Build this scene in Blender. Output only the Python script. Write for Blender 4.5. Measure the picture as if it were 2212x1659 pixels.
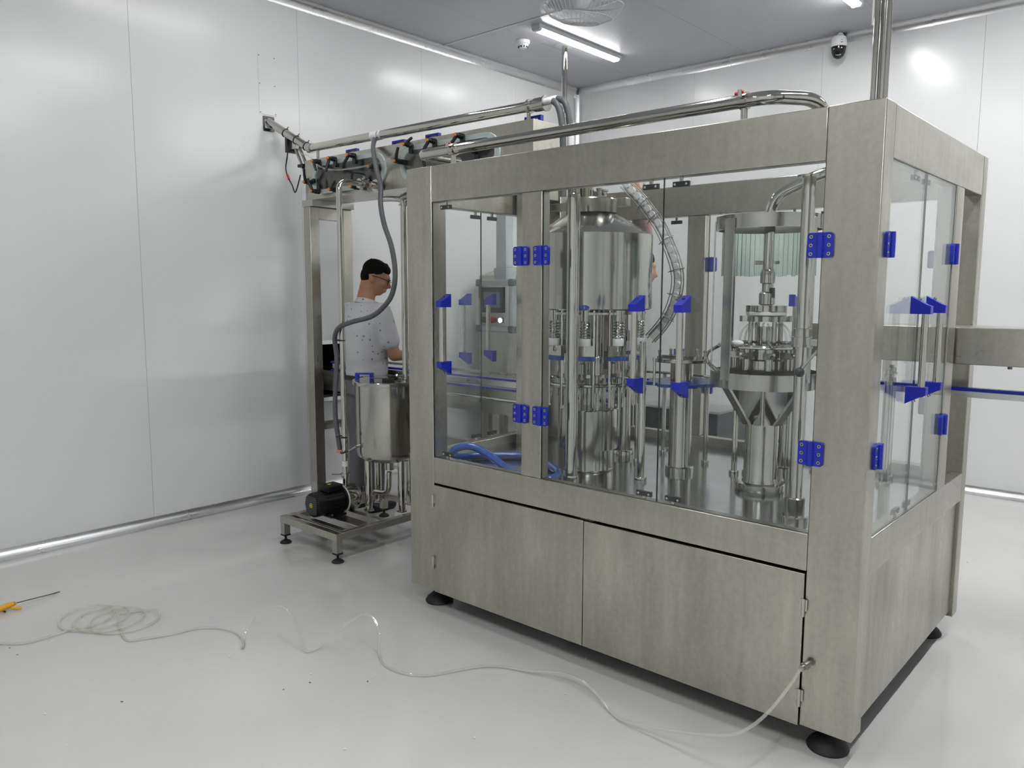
import bpy, math, random
from mathutils import Vector, Matrix, Euler
random.seed(7)
for o in list(bpy.data.objects): bpy.data.objects.remove(o)
SC = bpy.context.scene
COL = SC.collection
PI = math.pi
# ------------------------------------------------------------------ camera
F_PX, YAW, PITCH, ROLL = 1697.879, 0.7236428, 0.1178404, 0.0022802
CAM = Vector((0.733996, -2.439239, 1.5))
_f = Vector((-math.sin(YAW)*math.cos(PITCH), math.cos(YAW)*math.cos(PITCH), -math.sin(PITCH)))
_r = Vector((math.cos(YAW), math.sin(YAW), 0)); _u = _r.cross(_f)
_r2 = _r*math.cos(ROLL)+_u*math.sin(ROLL); _u2 = -_r*math.sin(ROLL)+_u*math.cos(ROLL)
cam = bpy.data.cameras.new('camera'); cam.sensor_fit = 'HORIZONTAL'; cam.sensor_width = 36.0
cam.lens = 36.0*F_PX/2212.0; cam.clip_start = .05; cam.clip_end = 60
camo = bpy.data.objects.new('camera', cam); COL.objects.link(camo)
camo.matrix_world = Matrix(((_r2.x,_u2.x,-_f.x,CAM.x),(_r2.y,_u2.y,-_f.y,CAM.y),(_r2.z,_u2.z,-_f.z,CAM.z),(0,0,0,1)))
SC.camera = camo
# ------------------------------------------------------------------ world, exposure
wd = bpy.data.worlds.new('world'); SC.world = wd; wd.use_nodes = True
wd.node_tree.nodes['Background'].inputs[0].default_value = (.8,.85,.9,1)
wd.node_tree.nodes['Background'].inputs[1].default_value = .05
SC.view_settings.view_transform = 'Standard'; SC.view_settings.look = 'None'
SC.view_settings.gamma = 1; SC.view_settings.exposure = 0.0; SC.view_settings.use_curve_mapping = False
cy = SC.cycles
cy.max_bounces = 6; cy.diffuse_bounces = 3; cy.glossy_bounces = 3; cy.transmission_bounces = 4; cy.transparent_max_bounces = 28
cy.caustics_reflective = False; cy.caustics_refractive = False; cy.sample_clamp_indirect = 5; cy.use_denoising = True; cy.use_adaptive_sampling = True; cy.adaptive_threshold = .1; cy.adaptive_min_samples = 16
LAMP = {(-3.28,2.925): 48.0, (-3.28,.225): 22.0, -1.28: 86.0, .72: 172.0}     # radiance of the LED diffusers
ROOM = dict(x0=-4.235, x1=3.7, y0=-4.3, y1=4.177, h=3.517)

# ------------------------------------------------------------------ materials
MAT = {}
def mat(name, col, rough=.5, metal=0., **k):
    m = bpy.data.materials.new(name); m.use_nodes = True; MAT[name] = m
    b = m.node_tree.nodes['Principled BSDF']
    b.inputs['Base Color'].default_value = (*col,1); b.inputs['Roughness'].default_value = rough
    b.inputs['Metallic'].default_value = metal
    for kk,v in k.items(): b.inputs[kk].default_value = v
    return m
def nodes(m): return m.node_tree.nodes, m.node_tree.links, m.node_tree.nodes['Principled BSDF']
def noise_tex(m, scale, mscale=(1,1,1), detail=4, rough=.55, coord='Object'):
    n,l,b = nodes(m)
    tc = n.new('ShaderNodeTexCoord'); mp = n.new('ShaderNodeMapping'); t = n.new('ShaderNodeTexNoise')
    mp.inputs['Scale'].default_value = mscale; t.inputs['Scale'].default_value = scale
    t.inputs['Detail'].default_value = detail; t.inputs['Roughness'].default_value = rough
    l.new(tc.outputs[coord], mp.inputs[0]); l.new(mp.outputs[0], t.inputs['Vector']); return t
def remap(m, sock, a, b_, lo=.3, hi=.7):
    n,l,_ = nodes(m); r = n.new('ShaderNodeMapRange')
    r.inputs[1].default_value = lo; r.inputs[2].default_value = hi; r.inputs[3].default_value = a; r.inputs[4].default_value = b_
    l.new(sock, r.inputs[0]); return r.outputs[0]
def colmix(m, fac, c1, c2):
    n,l,_ = nodes(m); x = n.new('ShaderNodeMix'); x.data_type = 'RGBA'
    x.inputs[6].default_value = (*c1,1); x.inputs[7].default_value = (*c2,1); l.new(fac, x.inputs[0]); return x.outputs[2]
def bump(m, sock, strength, dist=.001):
    n,l,b = nodes(m); bp = n.new('ShaderNodeBump'); bp.inputs['Strength'].default_value = strength; bp.inputs['Distance'].default_value = dist
    l.new(sock, bp.inputs['Height']); l.new(bp.outputs[0], b.inputs['Normal'])
def steel(name, c, r0, r1, stretch=(1,1,.3), smudge=.0, scale=5.0, streak=0.):
    m = mat(name, c, .3, 1.0); n,l,b = nodes(m)
    big = noise_tex(m, scale, stretch, 3, .6)
    l.new(remap(m, big.outputs[0], r0, r1, .3, .7), b.inputs['Roughness'])
    if streak:
        st = noise_tex(m, 34, (1,1,.07), 2, .5); st2 = noise_tex(m, 60, (1,1,.8), 2, .5)
        v = n.new('ShaderNodeMath'); v.operation = 'ADD'; l.new(remap(m, st.outputs[0], -streak, streak), v.inputs[0]); l.new(remap(m, st2.outputs[0], -.05, .05), v.inputs[1])
        v2 = n.new('ShaderNodeMath'); v2.operation = 'ADD'; l.new(v.outputs[0], v2.inputs[0]); l.new(remap(m, big.outputs[0], 1.06, 1-smudge, .3, .7), v2.inputs[1])
        mx = n.new('ShaderNodeMix'); mx.data_type = 'RGBA'; mx.blend_type = 'MULTIPLY'; mx.inputs[0].default_value = 1; mx.inputs[6].default_value = (*c,1); l.new(v2.outputs[0], mx.inputs[7])
        l.new(mx.outputs[2], b.inputs['Base Color'])
    elif smudge:
        dark = tuple(v*(1-smudge) for v in c); warm = (dark[0]*1.0, dark[1]*.985, dark[2]*.95)
        l.new(colmix(m, remap(m, big.outputs[0], 0, 1, .35, .7), c, warm), b.inputs['Base Color'])
    return m
steel('steel_panel', (.50,.482,.425), .25, .38, smudge=.18, streak=.05)
steel('steel_panel_h', (.49,.474,.42), .25, .36, stretch=(.4,.4,1), smudge=.12, streak=.05)
steel('steel_deck', (.56,.57,.59), .10, .2, smudge=.08)
steel('steel_tank', (.49,.482,.445), .10, .18, stretch=(1,1,.05), scale=20)
steel('steel_pipe', (.57,.56,.52), .05, .10)
steel('steel_fit', (.51,.50,.465), .1, .2)
steel('steel_dark', (.20,.197,.188), .3, .5)
m = mat('alu_trim', (.70,.71,.72), .3, 1.0); t = noise_tex(m, 6, (1,1,1)); nodes(m)[1].new(remap(m, t.outputs[0], .24,.36), nodes(m)[2].inputs['Roughness'])
m = mat('wall_panel', (.80,.81,.812), .28); t = noise_tex(m, 1.6, (1,1,.5), 3); n,l,b = nodes(m)
l.new(remap(m, t.outputs[0], .2, .26), b.inputs['Roughness'])
mat('wall_joint', (.66,.67,.68), .5)
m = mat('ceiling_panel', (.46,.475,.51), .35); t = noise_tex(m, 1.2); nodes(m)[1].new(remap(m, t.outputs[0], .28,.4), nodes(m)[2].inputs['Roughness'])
m = mat('floor_epoxy', (.5,.505,.515), .2); n,l,b = nodes(m)
t = noise_tex(m, 1.3, (1,1,1), 4, .6); 
l.new(colmix(m, remap(m, t.outputs[0], 0,1,.35,.7), (.68,.678,.665), (.63,.628,.618)), b.inputs['Base Color'])
l.new(remap(m, t.outputs[0], .09, .17), b.inputs['Roughness'])
mat('blue_plastic', (.010,.022,.42), .35); mat('blue_disc', (.015,.06,.30), .3)
mat('black_plastic', (.012,.012,.013), .38); mat('rubber', (.012,.012,.012), .6)
mat('motor_black', (.006,.006,.007), .42, **{'Specular IOR Level': .3}); mat('white_plastic', (.82,.83,.84), .4)
mat('grey_plastic', (.09,.105,.11), .4); mat('light_grey', (.55,.58,.60), .4); mat('gasket', (.66,.73,.71), .45)
mat('orange_plastic', (.75,.27,.03), .4); mat('yellow_plastic', (.80,.42,.02), .4); mat('yellow_label', (.85,.68,.02), .5)
mat('red_plastic', (.55,.015,.02), .4); mat('grey_hose', (.10,.108,.115), .45)
mat('white_tape', (.85,.85,.85), .5); mat('label_white', (.8,.8,.79), .5)
mat('screen', (.17,.21,.25), .12); mat('screen_bezel', (.035,.04,.05), .3); mat('hatch_dark', (.012,.014,.018), .25)
mat('glass_edge', (.02,.05,.045), .2)
mat('dark_belt', (.05,.055,.06), .5); mat('pink_tie', (.75,.30,.26), .5)
mat('belt_leather', (.015,.014,.014), .5); mat('shoe', (.012,.012,.013), .5)
mat('hair', (.004,.0038,.0035), .8, **{'Specular IOR Level': .15}); mat('lens_black', (.008,.008,.009), .08)
mat('eye_white', (.75,.73,.70), .3)
m = mat('skin', (.42,.215,.125), .5); b = nodes(m)[2]; b.inputs['Subsurface Weight'].default_value = .08; b.inputs['Subsurface Radius'].default_value = (.02,.008,.004)
t = noise_tex(m, 9); nodes(m)[1].new(colmix(m, remap(m,t.outputs[0],0,1), (.44,.23,.135), (.37,.185,.105)), b.inputs['Base Color'])
m = mat('skin_pale', (.60,.34,.25), .5)
m = mat('trousers', (.165,.16,.178), .8); t = noise_tex(m, 14, (1,1,.25), 3); bump(m, t.outputs[0], .6, .012)
m = mat('pink_cloth', (.52,.30,.30), .8); m = mat('dark_cloth', (.03,.033,.04), .8)
# shirt: pale cloth with small scattered dark motifs
m = mat('shirt', (.62,.62,.645), .8); n,l,b = nodes(m)
tc = n.new('ShaderNodeTexCoord'); vo = n.new('ShaderNodeTexVoronoi'); vo.inputs['Scale'].default_value = 25; vo.inputs['Randomness'].default_value = .55
l.new(tc.outputs['Object'], vo.inputs['Vector'])
l.new(colmix(m, remap(m, vo.outputs['Distance'], 1, 0, .15, .2), (.60,.60,.625), (.24,.24,.26)), b.inputs['Base Color'])
t = noise_tex(m, 7, (1,1,.45), 4); bump(m, t.outputs[0], .7, .014)
def glassy(name, tint, f0=.04, gloss=.02, milky=0., mcol=(.8,.8,.78)):
    m = bpy.data.materials.new(name); m.use_nodes = True; MAT[name] = m; n = m.node_tree.nodes; l = m.node_tree.links
    n.remove(n['Principled BSDF']); out = n['Material Output']
    tr = n.new('ShaderNodeBsdfTransparent'); tr.inputs[0].default_value = (*tint,1); src = tr.outputs[0]
    if milky:
        df = n.new('ShaderNodeBsdfDiffuse'); df.inputs[0].default_value = (*mcol,1); mm = n.new('ShaderNodeMixShader'); mm.inputs[0].default_value = milky
        l.new(tr.outputs[0], mm.inputs[1]); l.new(df.outputs[0], mm.inputs[2]); src = mm.outputs[0]
    gl = n.new('ShaderNodeBsdfGlossy'); gl.inputs['Roughness'].default_value = gloss; gl.inputs['Color'].default_value = (.95,.97,.97,1)
    lw = n.new('ShaderNodeLayerWeight'); pw = n.new('ShaderNodeMath'); pw.operation = 'POWER'; pw.inputs[1].default_value = 5
    ma = n.new('ShaderNodeMath'); ma.operation = 'MULTIPLY_ADD'; ma.inputs[1].default_value = 1-f0; ma.inputs[2].default_value = f0
    l.new(lw.outputs['Facing'], pw.inputs[0]); l.new(pw.outputs[0], ma.inputs[0])
    mx = n.new('ShaderNodeMixShader'); l.new(ma.outputs[0], mx.inputs[0])
    l.new(src, mx.inputs[1]); l.new(gl.outputs[0], mx.inputs[2]); l.new(mx.outputs[0], out.inputs[0]); return m
glassy('glass', (.975,.986,.98), .035)
glassy('glass_box', (.95,.965,.965), .04)
glassy('clear_tube', (.93,.94,.90), .06, .06, .22, (.88,.88,.82))
glassy('clear_small', (.95,.96,.95), .06, .06, .18)
glassy('pvc_strip', (.86,.93,.90), .05, .12, .34, (.72,.83,.78))
m = mat('clear_blue', (.03,.12,.55), .15); nodes(m)[2].inputs['Coat Weight'].default_value = .5
for _k,_v in LAMP.items():
    m = bpy.data.materials.new('led_row'); m.use_nodes = True; MAT['led'+str(_k)] = m
    nn = m.node_tree.nodes; nn.remove(nn['Principled BSDF']); em = nn.new('ShaderNodeEmission'); em.inputs[0].default_value = (1,.995,.985,1); em.inputs[1].default_value = _v
    m.node_tree.links.new(em.outputs[0], nn['Material Output'].inputs[0])
m = mat('lit_button', (.9,.9,.9), .4); nodes(m)[2].inputs['Emission Color'].default_value = (1,1,1,1); nodes(m)[2].inputs['Emission Strength'].default_value = 1.2

# ------------------------------------------------------------------ mesh helpers
def cr(pts, k=6):
    P = [Vector(p) for p in pts]; out = []
    for i in range(len(P)-1):
        p0 = P[i-1] if i else P[0]*2-P[1]; p1 = P[i]; p2 = P[i+1]; p3 = P[i+2] if i+2 < len(P) else P[-1]*2-P[-2]
        for j in range(k):
            t = j/k; t2 = t*t; t3 = t2*t
            out.append(.5*((2*p1)+(-p0+p2)*t+(2*p0-5*p1+4*p2-p3)*t2+(-p0+3*p1-3*p2+p3)*t3))
    out.append(P[-1]); return out
def rounded(pts, r, k=7):
    P = [Vector(p) for p in pts]; out = [P[0]]
    for i in range(1, len(P)-1):
        a = (P[i-1]-P[i]); b = (P[i+1]-P[i]); rr = min(r, a.length*.48, b.length*.48)
        p0 = P[i]+a.normalized()*rr; p2 = P[i]+b.normalized()*rr
        for j in range(k+1):
            t = j/k; out.append(p0*(1-t)**2+P[i]*2*t*(1-t)+p2*t*t)
    out.append(P[-1]); return out
def frame(d):
    d = Vector(d).normalized(); up = Vector((0,0,1)) if abs(d.z) < .9 else Vector((1,0,0))
    x = up.cross(d).normalized(); y = d.cross(x); return x, y, d
class MB:
    def __init__(s): s.v=[]; s.f=[]; s.m=[]
    def add(s, vs, fs, m=0):
        o = len(s.v); s.v += [tuple(v) for v in vs]; s.f += [tuple(i+o for i in f) for f in fs]; s.m += [m]*len(fs); return s
    def box(s, x0,x1,y0,y1,z0,z1,m=0,M=None):
        vs = [Vector((x,y,z)) for z in (z0,z1) for y in (y0,y1) for x in (x0,x1)]
        if M: vs = [M@v for v in vs]
        return s.add(vs, [(0,2,3,1),(4,5,7,6),(0,1,5,4),(2,6,7,3),(0,4,6,2),(1,3,7,5)], m)
    def hexa(s, vs, m=0):   # 4 bottom ccw, 4 top ccw
        return s.add(vs, [(3,2,1,0),(4,5,6,7),(0,1,5,4),(1,2,6,5),(2,3,7,6),(3,0,4,7)], m)
    def cyl(s, p0, p1, r0, r1=None, n=20, m=0, cap=True):
        r1 = r0 if r1 is None else r1; p0 = Vector(p0); p1 = Vector(p1); x,y,_ = frame(p1-p0); vs = []
        for p,r in ((p0,r0),(p1,r1)):
            for i in range(n):
                a = 2*PI*i/n; vs.append(p+x*math.cos(a)*r+y*math.sin(a)*r)
        fs = [(i,(i+1)%n,n+(i+1)%n,n+i) for i in range(n)]
        if cap: fs += [tuple(range(n-1,-1,-1)), tuple(range(n,2*n))]
        return s.add(vs, fs, m)
    def lathe(s, c, prof, n=32, m=0, axis=(0,0,1), cap=True):
        c = Vector(c); x,y,d = frame(axis)
        if tuple(axis) == (0,0,1): x,y,d = Vector((1,0,0)),Vector((0,1,0)),Vector((0,0,1))
        vs = []; fs = []
        for r,z in prof:
            for i in range(n):
                a = 2*PI*i/n; vs.append(c+x*math.cos(a)*r+y*math.sin(a)*r+d*z)
        for j in range(len(prof)-1):
            for i in range(n): fs.append((j*n+i, j*n+(i+1)%n, (j+1)*n+(i+1)%n, (j+1)*n+i))
        if cap: fs += [tuple(range(n-1,-1,-1)), tuple(range((len(prof)-1)*n, len(prof)*n))]
        return s.add(vs, fs, m)
    def tube(s, pts, r, n=12, m=0, closed=False):
        P = [Vector(p) for p in pts]; vs = []; fs = []; k = len(P)
        nx = None
        for i,p in enumerate(P):
            d = (P[(i+1)%k]-P[i-1]) if closed else (P[min(i+1,k-1)]-P[max(i-1,0)])
            d = d.normalized() if d.length > 1e-9 else Vector((0,0,1))
            if nx is None: nx,_,_ = frame(d)
            else:
                nx = nx-d*nx.dot(d); nx = nx.normalized() if nx.length > 1e-6 else frame(d)[0]
            ny = d.cross(nx); rr = r[i] if isinstance(r,(list,tuple)) else r
            for j in range(n):
                a = 2*PI*j/n; vs.append(p+nx*math.cos(a)*rr+ny*math.sin(a)*rr)
        for i in range(k if closed else k-1):
            for j in range(n):
                a = i*n; b = ((i+1)%k)*n
                fs.append((a+j, a+(j+1)%n, b+(j+1)%n, b+j))
        if not closed: fs += [tuple(range(n-1,-1,-1)), tuple(range((k-1)*n,k*n))]
        return s.add(vs, fs, m)
    def prism(s, poly, M, d, m=0):   # poly in local xy, extruded along local z 0..d
        n = len(poly); vs = [M@Vector((x,y,0)) for x,y in poly]+[M@Vector((x,y,d)) for x,y in poly]
        fs = [tuple(range(n-1,-1,-1)), tuple(range(n,2*n))]+[(i,(i+1)%n,n+(i+1)%n,n+i) for i in range(n)]
        return s.add(vs, fs, m)
    def band(s, outer, inner, M, d, m=0):  # ring between two closed polys of equal length
        n = len(outer); vs = []
        for z in (0,d):
            vs += [M@Vector((x,y,z)) for x,y in outer]; vs += [M@Vector((x,y,z)) for x,y in inner]
        fs = []
        for i in range(n):
            j = (i+1)%n
            fs += [(2*n+i,2*n+j,3*n+j,3*n+i),(j,i,n+i,n+j),(i,j,2*n+j,2*n+i),(n+j,n+i,3*n+i,3*n+j)]
        return s.add(vs, fs, m)
    def ball(s, c, r, n=14, m=0, M=None):
        c = Vector(c); r = r if isinstance(r,(tuple,list)) else (r,r,r); vs = []; fs = []; k = n//2
        for j in range(1,k):
            t = PI*j/k
            for i in range(n):
                a = 2*PI*i/n; v = Vector((math.sin(t)*math.cos(a)*r[0], math.sin(t)*math.sin(a)*r[1], math.cos(t)*r[2]))
                vs.append(c+(M@v if M else v))
        tp = Vector((0,0,r[2])); vs += [c+(M@tp if M else tp), c-(M@tp if M else tp)]; T = len(vs)-2
        for j in range(k-2):
            for i in range(n): fs.append((j*n+i, (j+1)*n+i, (j+1)*n+(i+1)%n, j*n+(i+1)%n))
        for i in range(n):
            fs.append((T, i, (i+1)%n)); fs.append((T+1, (k-2)*n+(i+1)%n, (k-2)*n+i))
        return s.add(vs, fs, m)
    def mesh(s, name, mats, off=(0,0,0), sharp=32):
        me = bpy.data.meshes.new(name); off = Vector(off)
        me.from_pydata([Vector(v)-off for v in s.v], [], s.f)
        for mm in ([mats] if isinstance(mats,str) else mats): me.materials.append(MAT[mm])
        me.polygons.foreach_set('material_index', s.m)
        me.polygons.foreach_set('use_smooth', [True]*len(me.polygons))
        me.set_sharp_from_angle(angle=math.radians(sharp)); me.update(); return me
    def build(s, name, mats, parent=None, bevel=0, sharp=32):
        off = LOC.get(parent.name, Vector()) if parent else Vector()
        me = s.mesh(name, mats, off, sharp); o = bpy.data.objects.new(name, me); COL.objects.link(o)
        if parent: o.parent = parent; LOC[o.name] = off
        if bevel:
            bv = o.modifiers.new('bevel','BEVEL'); bv.width = bevel; bv.segments = 2; bv.limit_method = 'ANGLE'; bv.angle_limit = math.radians(40)
        return o
LOC = {}
def tag(o, label, cat, group=None):
    o['label'] = label; o['category'] = cat
    if group: o['group'] = group
    return o
def thing(name, label, cat, loc=(0,0,0), group=None):
    o = bpy.data.objects.new(name, None); o.empty_display_size = .1; COL.objects.link(o); o.location = loc
    LOC[o.name] = Vector(loc); return tag(o, label, cat, group)
def struct(o): o['kind'] = 'structure'; return o
def inst(me, name, parent, M):
    o = bpy.data.objects.new(name, me); COL.objects.link(o); o.parent = parent
    o.matrix_local = Matrix.Translation(-LOC.get(parent.name, Vector()))@M; return o
def T(x,y,z): return Matrix.Translation((x,y,z))
def RZ(d): return Matrix.Rotation(math.radians(d),4,'Z')
def RX(d): return Matrix.Rotation(math.radians(d),4,'X')
def RY(d): return Matrix.Rotation(math.radians(d),4,'Y')
def rrect(w, h, r, k=5, cx=0, cy=0):
    out = []
    for sx,sy,a0 in ((1,1,0),(-1,1,90),(-1,-1,180),(1,-1,270)):
        for j in range(k+1):
            a = math.radians(a0+90*j/k); out.append((cx+sx*(w/2-r)+r*math.cos(a), cy+sy*(h/2-r)+r*math.sin(a)))
    return out

# ================================================================== ROOM
X0,X1,Y0,Y1,H = ROOM['x0'],ROOM['x1'],ROOM['y0'],ROOM['y1'],ROOM['h']
fl = struct(MB().box(X0-.3,X1+.3,Y0-.3,Y1+.3,-.12,0).build('floor','floor_epoxy'))
def wall(name, seams, fixed, inward, axis, hole=None):
    # panels run along axis between the seams; fixed = inner surface coordinate; inward = +1/-1
    t = .05; g = .0009; lo, hi = seams[0], seams[-1]
    def bb(mb, a0,a1,d0,d1,z0,z1):
        d0,d1 = fixed-inward*d0, fixed-inward*d1; d0,d1 = min(d0,d1),max(d0,d1)
        return mb.box(d0,d1,a0,a1,z0,z1) if axis=='y' else mb.box(a0,a1,d0,d1,z0,z1)
    back = MB()
    if hole:
        h0,h1,k0,k1 = hole
        for a0,a1,z0,z1 in ((lo,h0,0,H),(h1,hi,0,H),(h0,h1,0,k0),(h0,h1,k1,H)): bb(back,a0,a1,.005,.12,z0,z1)
    else: bb(back, lo,hi,.005,.12,0,H)
    w = struct(back.build(name,'wall_joint'))
    for a,b in zip(seams[:-1], seams[1:]):
        mb = MB()
        if hole and a < hole[0] and b > hole[1]:
            for a0,a1,z0,z1 in ((a+g,hole[0],0,H),(hole[1],b-g,0,H),(hole[0],hole[1],0,hole[2]),(hole[0],hole[1],hole[3],H)): bb(mb,a0,a1,0,.0049,z0,z1)
        else: bb(mb,a+g,b-g,0,.0049,0,H)
        mb.build('wall_panel','wall_panel',w)
    return w
HOLE = (.975,1.30,.70,1.10)
wall('wall_left', [Y0,-3.79,-2.62,-1.45,-.28,.89,2.06,3.23,Y1], X0, 1, 'y', HOLE)
wall('wall_back', [X0,-4.07,-2.92,-1.77,-.62,.53,1.68,2.83,X1], Y1, -1, 'x')
wall('wall_right', [Y0,-3.0,-1.4,.2,1.8,3.4,Y1], X1, -1, 'y')
wall('wall_front', [X0,-2.6,-.9,.8,2.5,X1], Y0, 1, 'x')
ce = struct(MB().box(X0-.12,X1+.12,Y0-.12,Y1+.12,H+.004,H+.12).build('ceiling','wall_joint'))
xs = [X0,-3.54,-2.39,-1.24,-.09,1.06,2.21,3.36,X1]
for a,b in zip(xs[:-1], xs[1:]):
    for y0,y1 in ((Y0,-2.1),(-2.1,2.27),(2.27,Y1)):
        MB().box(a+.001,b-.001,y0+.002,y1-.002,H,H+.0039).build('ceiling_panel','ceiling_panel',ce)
MB().box(X0,X1,2.255,2.285,H-.004,H-.0005).build('ceiling_joint_strip','light_grey',ce)
# coving: quarter round trims
def cove(name, p0, p1, d1, d2, r, mtl='alu_trim', k=8):
    p0,p1,d1,d2 = Vector(p0),Vector(p1),Vector(d1),Vector(d2); prof = []
    for j in range(k+1):
        a = PI/2*j/k; prof.append(d1*(r-r*math.sin(a))+d2*(r-r*math.cos(a)))
    prof = [Vector((0,0,0))]+prof
    n = len(prof); vs = [p0+v for v in prof]+[p1+v for v in prof]
    fs = [(i,(i+1)%n,n+(i+1)%n,n+i) for i in range(n)]+[tuple(range(n-1,-1,-1)),tuple(range(n,2*n))]
    return struct(MB().add(vs,fs).build(name,mtl,sharp=25))
e = .0008
cove('trim_1',(X0+e,Y0,e),(X0+e,Y1,e),(1,0,0),(0,0,1),.055)
cove('trim_2',(X0,Y1-e,e),(X1,Y1-e,e),(0,-1,0),(0,0,1),.055)
cove('trim_3',(X0+e,Y0,H-e),(X0+e,Y1,H-e),(1,0,0),(0,0,-1),.06)
cove('trim_4',(X0,Y1-e,H-e),(X1,Y1-e,H-e),(0,-1,0),(0,0,-1),.06)
cove('trim_5',(X0+e,Y1-e,.05),(X0+e,Y1-e,H-.05),(1,0,0),(0,-1,0),.06)
cove('trim_6',(X1-e,Y0,e),(X1-e,Y1,e),(-1,0,0),(0,0,1),.055)
cove('trim_7',(X0,Y0+e,e),(X1,Y0+e,e),(0,1,0),(0,0,1),.055)
# conveyor pass-through in the left wall; near-black lining and back plate paint its shade
h0,h1,k0,k1 = HOLE
hw = thing('wall_hatch','dark wall opening with aluminium frame for the infeed conveyor','hatch',(X0,h0,k0))
MB().box(X0-.42,X0-.40,h0-.1,h1+.1,k0-.1,k1+.1).build('back_plate','hatch_dark',hw)
lin = MB(); lin.box(X0-.40,X0-.121,h0-.02,h0-.0005,k0,k1); lin.box(X0-.40,X0-.121,h1+.0005,h1+.02,k0,k1); lin.box(X0-.40,X0-.121,h0-.02,h1+.02,k0-.02,k0-.0005); lin.box(X0-.40,X0-.121,h0-.02,h1+.02,k1+.0005,k1+.02)
lin.build('tunnel_lining','hatch_dark',hw)
for nm,a in (('frame_rail',(h0-.03,h1+.03,k1,k1+.03)),('frame_rail',(h0-.03,h1+.03,k0-.03,k0)),('frame_stile',(h0-.03,h0,k0,k1)),('frame_stile',(h1,h1+.03,k0,k1))):
    MB().box(X0+.0005,X0+.03,*a).build(nm,'alu_trim',hw)

# ================================================================== LAMPS
lamp_def = {}
def lamp(x, ymid, label, group=None):
    o = thing('ceiling_light', label, 'light', (x,ymid,H-.0002), group)
    if not lamp_def:
        lamp_def['base'] = MB().box(-.040,.040,-.56,.56,-.030,0).mesh('base','light_grey')
        prof = [(-.036,-.030),(-.034,-.036),(-.024,-.046),(.024,-.046),(.034,-.036),(.036,-.030)]
        Mx = Matrix(((1,0,0,0),(0,0,1,-.525),(0,1,0,0),(0,0,0,1)))
        for _k in LAMP: lamp_def['diff'+str(_k)] = MB().prism(prof, Mx, 1.05).mesh('diffuser','led'+str(_k))
        ec = MB(); ec.prism([(a*1.06,b*1.04) for a,b in prof], Matrix(((1,0,0,0),(0,0,1,.5255),(0,1,0,0),(0,0,0,1))), .03)
        lamp_def['cap'] = ec.mesh('end_cap','light_grey')
    for nm,k,M in (('housing','base',Matrix()),('diffuser','diff'+str((x,ymid) if x < -3 else x),Matrix()),('end_cap','cap',Matrix()),('end_cap','cap',RZ(180))):
        p = bpy.data.objects.new(nm, lamp_def[k]); COL.objects.link(p); p.parent = o; p.matrix_local = M
    return o
rows = [2.925, .225, -2.475]
for x in (-3.28,-1.28,.72):
    for y in rows:
        if (x,y) == (-3.28,-2.475): continue
        if (x,y) == (-3.28,2.925): lamp(x,y,'long LED batten ceiling light below the caged fan, near the room corner')
        elif (x,y) == (-1.28,2.925): lamp(x,y,'LED batten ceiling light cut by the top edge beside the dome camera')
        else: lamp(x,y,'LED batten ceiling light above and outside the picture','lights beyond the picture edge')

# ================================================================== FILLING MACHINE CABINET
WM, DM, HT, ZB = -2.07, 1.366, 2.05, .093
mc = thing('filling_machine_cabinet','large stainless steel filling machine cabinet with glass doors and blue hinges','machine',(0,0,0))
SP = 'steel_panel'; SH = 'steel_panel_h'
def part(name, b, m=SP, bevel=.003, parent=mc): return MB().box(*b).build(name, m, parent, bevel)
part('corner_post',(WM,-1.905,0,.09,ZB,HT)); part('corner_post',(-.165,0,0,.09,ZB,HT))
part('corner_post',(WM,-1.905,DM-.076,DM,ZB,HT)); part('corner_post',(-.165,0,DM-.076,DM,ZB,HT))
part('front_header',(-1.9045,-.1655,0,.055,1.892,HT-.001),SH); part('rear_header',(-1.9045,-.1655,DM-.055,DM,1.892,HT-.001),SH)
part('end_header',(-.055,-.0005,.0905,DM-.0765,1.892,HT-.001),SH); part('end_header',(WM+.0005,WM+.055,.0905,DM-.0765,1.892,HT-.001),SH)
part('front_sill',(-1.9045,-.1655,.0005,.05,.612,.735),SH); part('rear_sill',(-1.9045,-.1655,DM-.05,DM-.0005,.612,.735),SH)
part('end_sill',(-.05,-.0005,.0905,DM-.0765,.612,.735),SH); part('end_sill',(WM+.0005,WM+.05,.0905,DM-.0765,.612,.735),SH)
part('middle_post',(-1.37,-1.265,0,.05,.7355,1.8915)); part('middle_post',(-1.355,-1.25,DM-.05,DM,.7355,1.8915))
part('side_post',(-.06,-.0005,.882,.995,.7355,1.8915)); part('side_post',(WM+.0005,WM+.06,.882,.995,.7355,1.8915))
part('deck_plate',(WM+.05,-.05,.05,DM-.05,.66,.69),'steel_deck',.001)
part('side_panel',(-.03,-.014,.09,1.288,.115,.6115)); part('side_panel',(WM+.014,WM+.03,.09,1.288,.115,.6115)); part('rear_panel',(-1.903,-.167,DM-.03,DM-.014,.1,.6115))
part('base_frame_plate',(-1.905,-.165,.03,DM-.03,.1,.13),'steel_dark',0)
part('shade_base_rail',(-1.85,-.2,.11,.17,.035,.0995),'dark_belt',.002); part('shade_base_rail',(-1.85,-.2,1.19,1.25,.035,.0995),'dark_belt',.002); part('shade_base_rail',(-.2,-.14,.17,1.19,.035,.0995),'dark_belt',.002)  # recessed rails coloured near black to carry the shade under the cabinet
d1 = part('cabinet_door',(-1.9025,-1.0435,-.004,.016,.09,.604),SP,.002); d2 = part('cabinet_door',(-1.0405,-.1685,-.004,.016,.09,.604),SP,.002)
hb = MB(); hb.cyl((0,-.009,-.03),(0,-.009,.03),.006,n=12); hb.box(-.012,.012,-.0065,-.003,-.012,.026)
hbm = hb.mesh('butt_hinge','steel_fit')
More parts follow.
